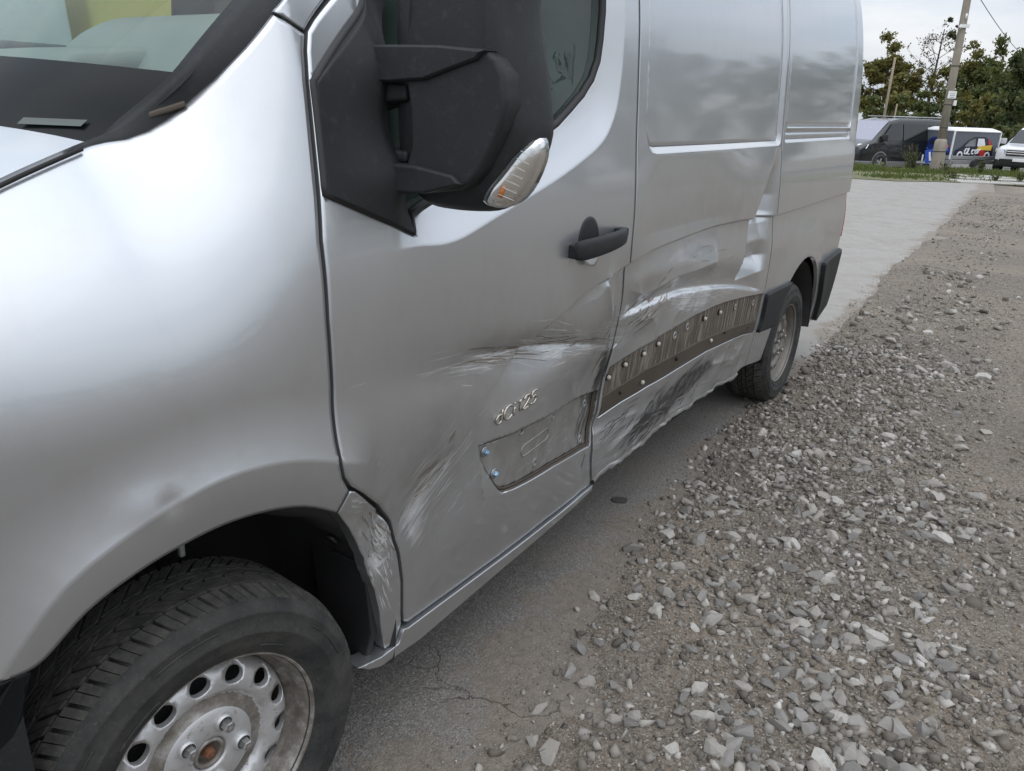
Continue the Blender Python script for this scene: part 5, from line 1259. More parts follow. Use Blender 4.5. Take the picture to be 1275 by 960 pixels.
sx_ = np.concatenate([q[0] for q in sets]); sy_ = np.concatenate([q[1] for q in sets]); ss_ = np.concatenate([q[2] for q in sets])
joined('gravel', sx_, sy_, ss_, small, 'stone_mix', .10, 8, 'loose grey crushed stone scattered over the dirt')
gxp = rng.uniform(.3,4.5,900); gyp = edge_y(gxp)+np.abs(rng.normal(size=900))*.13-.03; gsp = .0018*(3.6**rng.uniform(0,1,900)**1.6)
gsets = [(gxp, gyp, gsp), scatter(38000, (-.6,4.2), 2.8, .0022, .0065, 1.2, 15, .45), scatter(9000, (4,9.), 4.0, .005, .011, 1.2, 16, .45)]
joined('grit', np.concatenate([q[0] for q in gsets]), np.concatenate([q[1] for q in gsets]), np.concatenate([q[2] for q in gsets]), tiny, 'stone_mix', .2, 18, 'fine grit among the stones')
# a few dead stalks among the stones
for i in range(14):
    x = float(rng.uniform(.8, 4.2)); y = float(edge_y(x)-rng.uniform(.05, 1.5)); a = rng.uniform(0, 6.28); l = rng.uniform(.03, .09); z = float(ground_z(np.array([x]), np.array([y]))[0])+.018
    o = MB().tube([(x, y, z), (x+.5*l*math.cos(a), y+.5*l*math.sin(a), z+.008), (x+l*math.cos(a+.3), y+l*math.sin(a+.3), z+.003)], .0012, 4).build('stalk', 'straw', ground)
# ------------------------------------------------------------------ verge, slabs, car park behind
def strip(name, d0, d1, r0, r1, z, mat, label, wob=.25, n=40, seed=1):
    pts = []
    for i in range(n+1):
        r = r0+(r1-r0)*i/n; pts.append(VW(d0+wob*float(vnoise(np.array([r]), np.array([0.]), .8, seed)[0]), r, z))
    for i in range(n+1):
        r = r1+(r0-r1)*i/n; pts.append(VW(d1+wob*float(vnoise(np.array([r]), np.array([5.]), .8, seed)[0]), r, z))
    o = meshobj(name, pts, [tuple(range(len(pts)))], mat, None, False); tag(o, label, kind='structure'); return o
strip('car_park', 29.6, 62, -40, 90, -.34, 'asphalt', 'grey asphalt car park behind the grass verge', .3)
t = NT('verge_soil'); c = t.coord(); n1 = t.noise(c, 3, 7, .7)
t.done(t.bsdf(t.ramp(n1, [(.3,(.085,.095,.035)),(.55,(.13,.125,.06)),(.75,(.20,.17,.12))]), .95, 0, t.bump(n1, .5, .05)))
verge = strip('verge', 21.9, 27.8, -25, 45, .012, 'verge_soil', 'weedy grass verge with concrete slabs', .3, 60, 3)
rng2 = random.Random(4)
for row, (d, dd) in enumerate(((21.9,.85),(23.2,.9),(24.5,.8))):      # old concrete slabs half sunk in the verge
    r = 11.9+row*.7
    while r < 18.5:
        L_ = rng2.uniform(1.35, 1.6)
        if not (row == 2 and rng2.random() < .45) and not (row == 1 and r > 17.0):
            q = [VW(d+rng2.uniform(-.06,.06)-.10*(r-14), r+.02), VW(d+rng2.uniform(-.06,.06)-.10*(r+L_-14), r+L_), VW(d+dd-.10*(r+L_-14), r+L_), VW(d+dd-.10*(r-14), r+.02)]
            MB().loft([[(x, y, -.03) for x, y, z in q], [(x, y, .035+rng2.uniform(0,.012)) for x, y, z in q]]).build('concrete_slab', 'concrete', verge, bevel=.012)
        r += L_+.05
def blades(name, pts, hmin, hmax, mat, label, per=10, spread=.1, width=.012, seed=1, lean=.35):
    r = np.random.default_rng(seed); V = []; F = []
    for (x, y, z, sc_) in pts:
        for k in range(per):
            a = r.uniform(0, 6.28); h = r.uniform(hmin, hmax)*sc_; bx_, by_ = x+r.normal()*spread, y+r.normal()*spread
            lx, ly = math.cos(a)*h*lean*r.uniform(.2,1), math.sin(a)*h*lean*r.uniform(.2,1); wx, wy = -math.sin(a)*width, math.cos(a)*width; n = len(V)
            V += [(bx_-wx, by_-wy, z), (bx_+wx, by_+wy, z), (bx_+lx*.4+wx*.7, by_+ly*.4+wy*.7, z+h*.6), (bx_+lx*.4-wx*.7, by_+ly*.4-wy*.7, z+h*.6), (bx_+lx, by_+ly, z+h)]
            F += [(n,n+1,n+2,n+3), (n+3,n+2,n+4)]
    o = meshobj(name, V, F, mat, None, False); tag(o, label, kind='stuff'); return o
rg = np.random.default_rng(3); pts = []
for i in range(1500):
    r = rg.uniform(9.8, 20.5); d = rg.choice([rg.normal(26.9, .8), rg.normal(26.2, .6), rg.normal(23.1, .5)], p=[.5,.38,.12])
    if .5+.5*float(vnoise(np.array([r]), np.array([d]), .9, 5)[0]) > rg.uniform(.1, .75): pts.append((*VW(d, r)[:2], .01, rg.uniform(.6,1.3)))
blades('grass', pts, .05, .13, 'grass_blade', 'ragged green grass along the verge', 16, .16, .016, 2)
def weed(u, d, h, n, label, seed, mat='weed', wide=.3):
    """upright leafy weed: stems with small leaves"""
    r = np.random.default_rng(seed); x, y, _ = VW(d, (u-637.5)*.0009628*d); root = empty('weed_plant', (x, y, 0))
    sb = MB(); V = []; F = []
    for k in range(n):
        a = r.uniform(0, 6.28); le = r.uniform(.15, 1)*wide; hh = h*r.uniform(.55, 1); tip = Vector((math.cos(a)*le, math.sin(a)*le, hh)); b0 = Vector((r.normal()*wide*.25, r.normal()*wide*.25, 0))
        sb.tube([b0, b0.lerp(tip, .5)+Vector((0,0,.03)), tip], [.008,.006,.003], 4)
        for j in range(26):
            f = r.uniform(.1, 1); p_ = b0.lerp(tip, f); q = r.uniform(0, 6.28); l = r.uniform(.05,.11)*(1.15-f*.6); dv = Vector((math.cos(q), math.sin(q), r.uniform(.1,.9))).normalized()*l; sd_ = Vector((-math.sin(q), math.cos(q), 0))*l*.22; m = len(V)
            V += [tuple(p_), tuple(p_+dv*.5+sd_), tuple(p_+dv), tuple(p_+dv*.5-sd_)]; F.append((m,m+1,m+2,m+3))
    sb.build('stem', 'weed', root); meshobj('foliage', V, F, mat, root, False); tag(root, label, 'weed')
weed(1131, 26.8, .95, 26, 'tall bushy weed beside the black van, left of the pole', 1, wide=.42)
weed(1174, 26.3, .40, 10, 'low weed right of the concrete pole foot', 2)
weed(1221, 26.0, .55, 9, 'thin weed in front of the trailer wheel', 3, wide=.15)
weed(1185, 23.2, .35, 10, 'small green weed between the concrete slabs', 4, 'grass_blade')
weed(1243, 22.9, .32, 10, 'weed growing at the slab edge below the pickup', 5, 'grass_blade')
weed(1272, 23.2, .42, 10, 'weed at the right end of the slabs', 6, 'grass_blade')

# ------------------------------------------------------------------ pole with camera, sign and wires
px, py, _ = VW(26.9, (1164-637.5)*.0009628*26.9)
pole = empty('utility_pole', (px, py, 0)); tag(pole, 'leaning weathered concrete utility pole with small white sign', 'pole')
lean = Vector((.55,-.835,0))*-.028
def pp(z, off_=0.): return Vector((lean.x*z, lean.y*z, z))
MB().tube([pp(-.2),pp(.15),pp(.75),pp(.95),pp(1.02)], [.21,.205,.19,.185,.13], 12).build('pole_foot', 'pole_concrete', pole, smooth=True)
MB().tube([pp(.98),pp(3),pp(6),pp(9)], [.128,.118,.105,.092], 12).build('shaft', 'pole_concrete', pole, smooth=True)
for z in (.62,1.35,2.05,3.2): MB().tube([pp(z),pp(z+.025)], [.20 if z < .9 else .129, .20 if z < .9 else .129], 14).build('steel_band', 'wire', pole, smooth=True)
tc = Vector((-.835,-.55,0)); rt = Vector((.55,-.835,0))
def slab_on(name, z, w, h, mat, out=.14, sh=0., th=.02, parent=pole):
    c = pp(z)+tc*out+rt*sh; b = MB(); q = [(-w/2,-h/2),(w/2,-h/2),(w/2,h/2),(-w/2,h/2)]
    b.loft([[c+rt*a+Vector((0,0,e)) for a, e in q], [c+tc*th+rt*a+Vector((0,0,e)) for a, e in q]]); return b.build(name, mat, parent)
sg = slab_on('notice_sign', 2.36, .26, .22, 'plate_white')
for k in range(3): slab_on('text_line', 2.385-.05*k, .15, .014, 'paint_grey', .161, 0, .002, sg)
slab_on('junction_box', 2.12, .09, .16, 'white_plastic', .10, .14, .06)
slab_on('camera_bracket', 4.35, .28, .10, 'white_plastic', .11, 0, .05)
MB().tube([pp(4.33)+tc*.1+rt*-.12, pp(4.30)+tc*.3+rt*-.2], .045, 10).build('security_camera', 'white_plastic', pole, smooth=True)
MB().tube([pp(4.34)+tc*.1+rt*-.22, pp(4.33)+tc*.18+rt*-.27], .04, 10).build('lamp_head', 'black_trim', pole, smooth=True)
MB().tube([pp(4.7)+tc*.13, pp(4.55)+tc*.13], .03, 8).build('insulator', 'white_plastic', pole, smooth=True)
def cable(a, b, sag, name, label):
    a, b = Vector(a), Vector(b); o = MB().tube([a.lerp(b, k/14)-Vector((0,0,sag*4*(k/14)*(1-k/14))) for k in range(15)], .012, 5).build(name, 'wire', None); tag(o, label, 'cable')
cable((px, py, 5.4), VW(50, (1256-637.5)*.0009628*50, 4.9), .25, 'cable', 'thin cable running from the pole towards the far trees')
cable(VW(26.9, (1160-637.5)*.0009628*26.9, 6.2), VW(24, (1340-637.5)*.0009628*24, 4.6), .08, 'cable', 'black overhead cable in the top right corner of the sky')
sp = VW(40, (1086-637.5)*.0009628*40); o = MB().tube([(sp[0],sp[1],0),(sp[0]+.03,sp[1],2.2),(sp[0]+.05,sp[1],4.3)], [.07,.06,.05], 8).build('wooden_post', 'pole_wood', None, smooth=True); tag(o, 'thin pale wooden pole behind the black van', 'pole')
sp = VW(47, (1099-637.5)*.0009628*47); o = MB().tube([(sp[0],sp[1],0),(sp[0]+.05,sp[1],2.4)], [.05,.04], 8).build('wooden_post', 'pole_wood', None, smooth=True); tag(o, 'short thin post in front of the hedge, right of the pale pole', 'pole')
# ------------------------------------------------------------------ vehicles behind: lofted bodies, glass set on them
def vehicle(name, label, cat, loc, heading, stations, paint, wheels, rad_w=.32, glass=(), lamps=(), extra=None, low='black_trim', low_z=.42, group=None):
    """stations: (x, zbottom, zbelt, ztop, half width, roof half width); x forward"""
    root = empty(name, loc, heading); tag(root, label, cat, group)
    rings = []
    for x, zb, zm, zt, w, wr in stations:
        h = [(w*.94, zb), (w, zb+.12), (w*1.005, (zb+zm)/2+.1), (w*.99, zm), (wr*1.02, zt-.10*(zt-zm > .25)-.03), (wr*.90, zt)]
        rings.append([(x, y, z) for y, z in h]+[(x, -y, z) for y, z in reversed(h)])
    b = MB(); b.loft(rings); body = b.build('body', paint, root, bevel=.03, seg=2)
    # dark lower edge all round
    ls = [s_ for s_ in stations]; b = MB()
    rr = [[(s_[0], sg*(s_[4]*1.012), z) for sg, z in ((1, low_z), (1, s_[1]-.02), (-1, s_[1]-.02), (-1, low_z))] for s_ in ls]
    b.loft(rr); b.build('lower_trim', low, root, bevel=.02)
    for nm, quad, mat in glass: MB().add(quad, [tuple(range(len(quad)))]).build(nm, mat, root, recalc=False)
    for nm, mat, b in lamps: b.build(nm, mat, root, bevel=.01)
    for (x, w) in wheels:
        for sg in (1, -1):
            wh = empty('wheel', (x, sg*(w-.045), rad_w), 0 if sg < 0 else math.pi, root)
            MB().lathe_y([(rad_w*.62,-.10),(rad_w*.68,-.115),(rad_w*.92,-.11),(rad_w,-.08),(rad_w,.10),(rad_w*.6,.11)], 28).build('tyre', 'tyre_rubber', wh, smooth=True)
            MB().lathe_y([(rad_w*.64,-.095),(rad_w*.56,-.085),(rad_w*.52,-.05),(0,-.045)], 28).build('rim', 'dark_hole', wh, smooth=True)
            for k in range(5):
                a = 2*math.pi*k/5; c, s_ = math.cos(a), math.sin(a); R1 = rad_w*.60
                MB().loft([[(-.035*s_-0, -.09, .035*c),(.035*s_, -.09, -.035*c),(R1*c+.045*s_, -.088, R1*s_-.045*c),(R1*c-.045*s_, -.088, R1*s_+.045*c)], [(-.035*s_, -.05, .035*c),(.035*s_, -.05, -.035*c),(R1*c+.045*s_, -.05, R1*s_-.045*c),(R1*c-.045*s_, -.05, R1*s_+.045*c)]]).build('spoke', 'alloy', wh)
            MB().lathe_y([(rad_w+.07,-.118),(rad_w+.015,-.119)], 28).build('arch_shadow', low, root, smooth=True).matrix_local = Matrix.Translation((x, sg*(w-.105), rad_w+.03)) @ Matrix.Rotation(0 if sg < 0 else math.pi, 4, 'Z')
    if extra: extra(root)
    return root
def qd(*p_): return list(p_)
def side_quad(pts, w0, w1, z0, z1, sg, out=.012):
    """polygon on the sloping upper side between belt and roof"""
    r = [(x, sg*(w0+(w1-w0)*(z-z0)/(z1-z0)+out), z) for x, z in pts]
    return r if sg < 0 else r[::-1]
MPV = [(2.38,.42,.62,.70,.72,.62),(2.32,.26,.80,.90,.84,.74),(2.05,.22,.98,1.06,.93,.84),(1.72,.20,1.06,1.16,.95,.84),(1.30,.20,1.10,1.52,.95,.80),(.92,.20,1.10,1.84,.95,.76),(.40,.20,1.10,1.93,.95,.76),(-1.2,.20,1.10,1.96,.95,.76),(-2.2,.22,1.10,1.93,.94,.75),(-2.36,.30,1.05,1.86,.90,.72)]
def van_glass():
    g = [('windscreen', [(1.745,-.78,1.15),(1.745,.78,1.15),(.985,.70,1.83),(.985,-.70,1.83)], 'screen_cover')]
    for sg in (1, -1):
        for nm, pts in (('side_window', [(1.45,1.14),(.42,1.14),(.42,1.76),(.90,1.74)]), ('side_window', [(.30,1.14),(-.95,1.14),(-.95,1.76),(.30,1.76)]), ('side_window', [(-1.07,1.14),(-2.08,1.14),(-2.02,1.74),(-1.07,1.76)])):
            g.append((nm, side_quad(pts, .945, .775, 1.10, 1.83, sg, .014), 'dark_glass'))
    return g
simple('screen_cover', (.27,.27,.33), .25, 0, coat=.8, var=.1)
def mpv_lamps():
    L_ = []
    for sg in (1, -1):
        b = MB(); b.loft([[(2.27,sg*.52,.80),(2.05,sg*.88,.84),(1.98,sg*.90,.98),(2.16,sg*.62,.98)],[(2.36,sg*.54,.80),(2.10,sg*.935,.84),(2.02,sg*.945,.99),(2.22,sg*.64,1.005)]]); L_.append(('headlamp', 'chrome', b))
        b = MB(); b.loft([[(2.36,sg*.52,.44),(2.36,sg*.62,.44),(2.36,sg*.62,.52),(2.36,sg*.52,.52)],[(2.41,sg*.52,.44),(2.40,sg*.62,.44),(2.40,sg*.62,.52),(2.41,sg*.52,.52)]]); L_.append(('fog_lamp', 'white_plastic', b))
        b = MB(); b.box((1.28,sg*1.00-.09,1.12),(1.42,sg*1.00+.09,1.36)); L_.append(('mirror', 'paint_black', b))
        b = MB(); b.tube([(.70,sg*.60,1.99),(-1.9,sg*.60,2.02)], .02, 6); L_.append(('roof_rail', 'alloy', b))
        b = MB(); b.box((-1.8,sg*.966-.012,.55),(1.2,sg*.966+.012,.60)); L_.append(('rubbing_strip', 'black_trim', b))
    b = MB(); b.box((2.33,-.40,.60),(2.42,.40,.66)); L_.append(('grille', 'dark_hole', b)); b = MB(); b.box((2.38,-.85+.25,.56),(2.405,.6,.585)); L_.append(('bumper_line', 'chrome', b))
    return L_
def heading_to(d, u, turn):
    """yaw of a vehicle whose nose points at the lens, turned by `turn` degrees towards picture left"""
    x, y, _ = VW(d, (u-637.5)*.0009628*d); a = math.atan2(CAMY-y, CAMX-x); return (x, y, -.34), a-rad(turn)
loc, hd = heading_to(32.2, 1098, 42)
vehicle('black_people_carrier', 'black people carrier with tinted windows and silver-grey windscreen, left of the pole', 'van', loc, hd, MPV, 'paint_black', [(1.38,.95),(-1.72,.95)], .33, van_glass(), mpv_lamps(), low='paint_grey', low_z=.40)
PICK = [(2.55,.48,.80,.88,.74,.70),(2.50,.42,.98,1.04,.86,.80),(2.2,.40,1.06,1.12,.92,.84),(1.25,.40,1.12,1.20,.93,.84),(.55,.40,1.14,1.70,.93,.70),(.25,.40,1.14,1.78,.93,.70),(-.85,.40,1.14,1.78,.93,.70),(-1.15,.40,1.12,1.40,.93,.74),(-1.2,.40,1.08,1.14,.93,.90),(-2.6,.42,1.08,1.14,.92,.90)]
def pick_glass():
    g = [('windscreen', [(1.235,-.78,1.215),(1.235,.78,1.215),(.56,.66,1.71),(.56,-.66,1.71)], 'dark_glass')]
    for sg in (1, -1):
        for pts in ([(.95,1.17),(-.10,1.17),(-.10,1.66),(.45,1.64)], [(-.2,1.17),(-1.0,1.17),(-.88,1.64),(-.2,1.66)]): g.append(('side_window', side_quad(pts, .925, .72, 1.14, 1.69, sg, .014), 'dark_glass'))
    return g
def pick_lamps():
    L_ = []
    b = MB(); b.box((2.48,-.52,.80),(2.60,.52,1.00)); L_.append(('grille', 'dark_hole', b))
    for z in (.86,.94): b = MB(); b.box((2.58,-.50,z-.022),(2.625,.50,z+.022)); L_.append(('grille_bar', 'chrome', b))
    b = MB(); b.box((2.47,-.70,.50),(2.615,.70,.68)); L_.append(('air_intake', 'dark_hole', b)); b = MB(); b.box((2.60,-.26,.60),(2.635,.26,.71)); L_.append(('number_plate', 'plate_white', b))
    for sg in (1, -1):
        b = MB(); b.loft([[(2.46,sg*.54,.86),(2.25,sg*.90,.90),(2.20,sg*.91,1.04),(2.46,sg*.56,1.0)],[(2.57,sg*.55,.86),(2.32,sg*.955,.90),(2.26,sg*.955,1.05),(2.56,sg*.57,1.0)]]); L_.append(('headlamp', 'chrome', b))
        b = MB(); b.box((.98,sg*1.03-.11,1.18),(1.12,sg*1.03+.11,1.38)); L_.append(('mirror', 'paint_white', b))
        for x in (1.55,-1.5): b = MB(); b.box((x-.50,sg*.93-.03,.42),(x+.50,sg*.93+.04,.92)); L_.append(('arch_cover', 'paint_black', b))
    return L_
loc, hd = heading_to(32.0, 1286, 10)
pk = vehicle('pickup_truck', 'white pickup truck with black grille at the right edge', 'pickup', loc, hd, PICK, 'paint_white', [(1.55,.95),(-1.5,.95)], .39, pick_glass(), pick_lamps(), low='paint_black', low_z=.66)
# ---- box trailer with printed tarpaulin
loc, hd = heading_to(31.8, 1187, 39)
tl = empty('box_trailer', loc, hd); tl.scale = (.95,.95,.93); tag(tl, 'grey tarpaulin box trailer printed with cars, right of the pole', 'trailer')
TLX, TLW = 1.25, .72
MB().box((-TLX,-TLW,.62),(TLX,TLW,1.72)).build('tarpaulin', 'tarp_grey', tl, bevel=.02)
MB().loft([[(-TLX-.03,-TLW-.03,1.68),(TLX+.03,-TLW-.03,1.68),(TLX+.03,TLW+.03,1.68),(-TLX-.03,TLW+.03,1.68)],[(-TLX-.03,-TLW-.03,1.73),(TLX+.03,-TLW-.03,1.73),(TLX+.03,TLW+.03,1.73),(-TLX-.03,TLW+.03,1.73)],[(-TLX*.96,-TLW*.5,1.84),(TLX*.96,-TLW*.5,1.84),(TLX*.96,TLW*.5,1.84),(-TLX*.96,TLW*.5,1.84)]]).build('tarpaulin_roof', 'tarp_white', tl, bevel=.02)
for k in range(2): MB().box((-TLX-.03,-TLW-.03,.44+.17*k),(TLX+.03,TLW+.03,.59+.17*k)).build('side_board', 'galvanised', tl, bevel=.015)
for x in (-TLX,0,TLX):
    for sg in (1,-1): MB().box((x-.03,sg*(TLW+.04)-.015,.42),(x+.03,sg*(TLW+.04)+.015,.80)).build('stanchion', 'galvanised', tl)
for x in (-TLX-.035,TLX+.035):
    for sg in (1,-1): MB().box((x-.02,sg*(TLW)-.03,.62),(x+.02,sg*(TLW)+.03,1.70)).build('corner_strap', 'tarp_white', tl)
MB().loft([[(TLX,-.5,.40),(TLX,-.42,.40),(TLX+1.2,-.03,.42),(TLX+1.2,-.06,.42)],[(TLX,-.5,.48),(TLX,-.42,.48),(TLX+1.2,-.03,.48),(TLX+1.2,-.06,.48)]]).build('drawbar', 'galvanised', tl)
MB().loft([[(TLX,.5,.40),(TLX,.42,.40),(TLX+1.2,.03,.42),(TLX+1.2,.06,.42)],[(TLX,.5,.48),(TLX,.42,.48),(TLX+1.2,.03,.48),(TLX+1.2,.06,.48)]]).build('drawbar', 'galvanised', tl)
MB().tube([(TLX+1.0,0,.45),(TLX+1.35,0,.50)], .05, 8).build('coupling', 'black_trim', tl, smooth=True); MB().tube([(TLX+.8,.12,0.02),(TLX+.8,.12,.75)], .03, 8).build('jockey_leg', 'galvanised', tl, smooth=True)
for sg in (1,-1):
    wh = empty('wheel', (-.15, sg*(TLW+.14), .29), 0 if sg < 0 else math.pi, tl)
    MB().lathe_y([(.17,-.08),(.20,-.09),(.27,-.085),(.29,-.06),(.29,.07),(.17,.08)], 24).build('tyre', 'tyre_rubber', wh, smooth=True); MB().lathe_y([(.185,-.08),(.15,-.06),(.10,-.075),(0,-.08)], 24).build('rim', 'alloy', wh, smooth=True)
    b = MB(); V = []; 
    rings = []
    for a in np.linspace(rad(10), rad(170), 9): rings.append([(-.15+.33*math.cos(a), sg*(TLW+.045), .29+.33*math.sin(a)), (-.15+.33*math.cos(a), sg*(TLW+.25), .29+.33*math.sin(a)), (-.15+.35*math.cos(a), sg*(TLW+.25), .29+.35*math.sin(a)), (-.15+.35*math.cos(a), sg*(TLW+.045), .29+.35*math.sin(a))])
    b.loft(rings); b.build('mudguard', 'black_trim', tl)
def print_on(name, pts, mat, face, lay=1):
    """flat print on the tarpaulin; face: 'front' (x = TLX) or +1/-1 side"""
    e = .004+.003*lay
    if face == 'front': P = [(TLX+e, y, z) for y, z in pts]
    else: P = [(x, face*(TLW+e), z) for x, z in pts]
    MB().add(P, [tuple(range(len(P)))]).build(name, mat, tl, recalc=False)
# generic small car on the front sheet and on the long side
cf = [(-.62,.74),(-.66,.95),(-.55,1.10),(-.42,1.34),(-.25,1.44),(.25,1.44),(.42,1.34),(.55,1.10),(.66,.95),(.62,.74)]
print_on('car_print', cf, 'print_blue', 'front'); print_on('car_print', [(-.40,1.14),(-.30,1.34),(.30,1.34),(.40,1.14)], 'print_dark', 'front', 2)
print_on('car_print', [(.05,1.00),(.10,1.22),(.42,1.26),(.55,1.10),(.50,1.0)], 'print_pink', 'front', 3)
for y in (-.5,.46): print_on('car_print', [(y-.1,.92),(y-.08,1.0),(y+.1,1.02),(y+.12,.94)], 'print_skyblue', 'front', 3)
print_on('car_print', [(-.62,.76),(.62,.76),(.55,.86),(-.55,.86)], 'print_dark', 'front', 2)
for fc in (1, -1):
    sxn = 1 if fc > 0 else -1
    P = [(1.15,.72),(1.12,.95),(.80,1.10),(.45,1.38),(.10,1.50),(-.45,1.50),(-.80,1.36),(-1.02,1.05),(-1.04,.72)]
    print_on('car_print', P, 'print_dark', fc)
    print_on('car_print', [(.62,1.12),(.36,1.36),(.08,1.44),(.02,1.14)], 'paint_grey', fc, 2); print_on('car_print', [(-.08,1.14),(-.06,1.44),(-.40,1.44),(-.55,1.14)], 'print_white', fc, 2)
    print_on('car_print', [(-.60,1.46),(-.80,1.34),(-.92,1.12),(-.74,1.16)], 'print_red', fc, 2); print_on('car_print', [(-.30,.74),(-.24,1.12),(-.50,1.16),(-.62,.74)], 'print_red', fc, 3)
    print_on('car_print', [(-.10,1.02),(-.14,1.14),(-.92,1.20),(-.90,.98)], 'print_yellow', fc, 4)
    for x in (.80,-.72): print_on('car_print', [(x+.16*math.cos(a), .78+.16*math.sin(a)) for a in np.linspace(0, 2*math.pi, 14, endpoint=False)], 'print_white', fc, 5); print_on('car_print', [(x+.09*math.cos(a), .78+.09*math.sin(a)) for a in np.linspace(0, 2*math.pi, 12, endpoint=False)], 'print_dark', fc, 6)
    # big italic lettering across the doors
    STR = {'O': [[(.1,.1),(.0,.5),(.1,.9),(.45,.9),(.55,.5),(.45,.1),(.1,.1)]], 'K': [[(0,0),(0,1)],[(.5,1),(.05,.5),(.55,0)]], 'L': [[(0,1),(0,0),(.45,0)]], 'c': [[(.5,.6),(.15,.65),(.05,.3),(.2,.0),(.5,.05)]], 'a': [[(.45,.65),(.12,.6),(.05,.25),(.2,0),(.45,.1),(.45,.65),(.48,0)]], 'r': [[(0,0),(.02,.65)],[(.02,.5),(.25,.66),(.38,.6)]]}
    cx_ = 0.
    for ch in 'OLcar':
        b = MB()
        for st in STR[ch]:
            b.tube([((.60-(cx_+u+.2*v)*.28)*1.0, fc*(TLW+.022), .82+.24*v+.05*cx_*.3) for u, v in st], .028, 5)
        b.build('print_letter', 'print_white', tl); cx_ += .68
# blue learner plate leaning on the drawbar
lp = VW(28.3, (1154-637.5)*.0009628*28.3, .42); b = MB(); q = [(-.2,-.22),(.2,-.22),(.2,.22),(-.2,.22)]
lrn = empty('learner_plate', lp); tag(lrn, 'blue plate with white letter L beside the pole foot', 'sign')
rr_ = rt*.97+Vector((0,0,.22)); uu_ = Vector((0,0,.97))-rt*.22
def lq(u, v, o_): return rr_*u+uu_*v+tc*o_
b.loft([[lq(a, e, 0) for a, e in q], [lq(a, e, .02) for a, e in q]]); b.build('plate', 'plate_blue', lrn)
b = MB(); el = [(-.08,.15),(-.02,.15),(-.02,-.09),(.10,-.09),(.10,-.15),(-.08,-.15)]; b.loft([[lq(a, e, .0201) for a, e in el], [lq(a, e, .026) for a, e in el]]); b.build('letter_l', 'plate_white', lrn)
b = MB(); q = [(-.05,-.50),(-.03,-.50),(-.03,-.2),(-.05,-.2)]; b.loft([[lq(a, e, -.01) for a, e in q], [lq(a, e, .0) for a, e in q]]); b.build('stake', 'galvanised', lrn)
# green boundary boards behind the pickup
for i, u in enumerate((1222, 1240, 1262)):
    a = VW(44, (u-637.5)*.0009628*44); gb = empty('green_fence', (a[0], a[1], -.34), math.atan2(-.835,.55)); tag(gb, ['green fence panel just right of the trailer', 'green fence panel between trailer and pickup', 'green fence panel behind the pickup'][i], 'fence', 'green fence panels')
    for k in range(4): MB().box((-.1,-.03,.25+.26*k),(1.0,.03,.48+.26*k)).build('board', 'fence_green', gb, bevel=.01)
    for x in (-.1,.95): MB().box((x,-.05,0),(x+.08,.05,1.32)).build('post', 'galvanised', gb)
# vehicles on the far side of the van, seen through its cab
BOXV = [(2.95,.45,.80,.90,.80,.76),(2.88,.36,1.05,1.15,.94,.86),(2.45,.32,1.25,1.36,1.0,.90),(2.2,.30,1.30,1.48,1.0,.90),(1.55,.30,1.34,2.25,1.0,.86),(1.2,.30,1.34,2.42,1.0,.86),(-2.85,.30,1.34,2.46,1.0,.86),(-2.95,.36,1.3,2.40,.97,.84)]
def box_glass():
    g = [('windscreen', [(2.215,-.85,1.48),(2.215,.85,1.48),(1.60,.78,2.22),(1.60,-.78,2.22)], 'dark_glass')]
    for sg in (1,-1): g.append(('side_window', side_quad([(1.85,1.40),(.75,1.40),(.75,2.10),(1.50,2.08)], .99, .88, 1.34, 2.36, sg, .014), 'dark_glass'))
    return g
def box_lamps(paint):
    L_ = []
    for sg in (1,-1):
        b = MB(); b.box((.60,sg*1.0-.012,.45),(.615,sg*1.0+.012,1.34)); L_.append(('door_gap', 'dark_hole', b))
        b = MB(); b.box((-2.7,sg*1.01-.014,.70),(2.2,sg*1.01+.014,.80)); L_.append(('rubbing_strip', 'black_trim', b))
        b = MB(); b.box((1.75,sg*1.12-.12,1.42),(1.90,sg*1.12+.12,1.82)); L_.append(('mirror', 'black_trim', b))
        b = MB(); b.box((2.70,sg*.78-.14,.92),(2.90,sg*.78+.12,1.10)); L_.append(('headlamp', 'chrome', b))
    return L_
vehicle('white_van', 'white van parked beyond the silver van, seen through its windscreen', 'van', (-1.05,4.6,0), math.pi, BOXV, 'paint_white', [(1.9,1.0),(-1.6,1.0)], .34, box_glass(), box_lamps('w'))
vehicle('yellow_van', 'yellow van parked beyond the silver van, seen through its windscreen', 'van', (5.05,4.75,0), 0., BOXV, 'paint_yellow', [(1.9,1.0),(-1.6,1.0)], .34, box_glass(), box_lamps('y'))
# ------------------------------------------------------------------ trees and hedge
def leaf_mesh(name, centers, radii, n, size, mat, parent, seed, flat=.85, shell=.25):
    r = np.random.default_rng(seed); w = np.array(radii)**2; k = r.choice(len(centers), n, p=w/w.sum()); C = np.array(centers)[k]; R = np.array(radii)[k]
    d = r.normal(size=(n,3)); d /= np.linalg.norm(d, axis=1)[:,None]; q = (shell+(1-shell)*r.uniform(0,1,n))*r.uniform(.5,1.12,n)
    P = C+d*(R*q)[:,None]*np.array([1,1,flat])
    a = r.normal(size=(n,3)); a /= np.linalg.norm(a, axis=1)[:,None]; b = np.cross(a, r.normal(size=(n,3))); b /= np.linalg.norm(b, axis=1)[:,None]
    s = size*r.uniform(.55,1.35,n)[:,None]
    V = np.stack([P-a*s, P+b*s*.5, P+a*s, P-b*s*.5], 1).reshape(-1,3); F = np.arange(4*n).reshape(n,4)
    return meshobj(name, V, F, mat, parent, False)
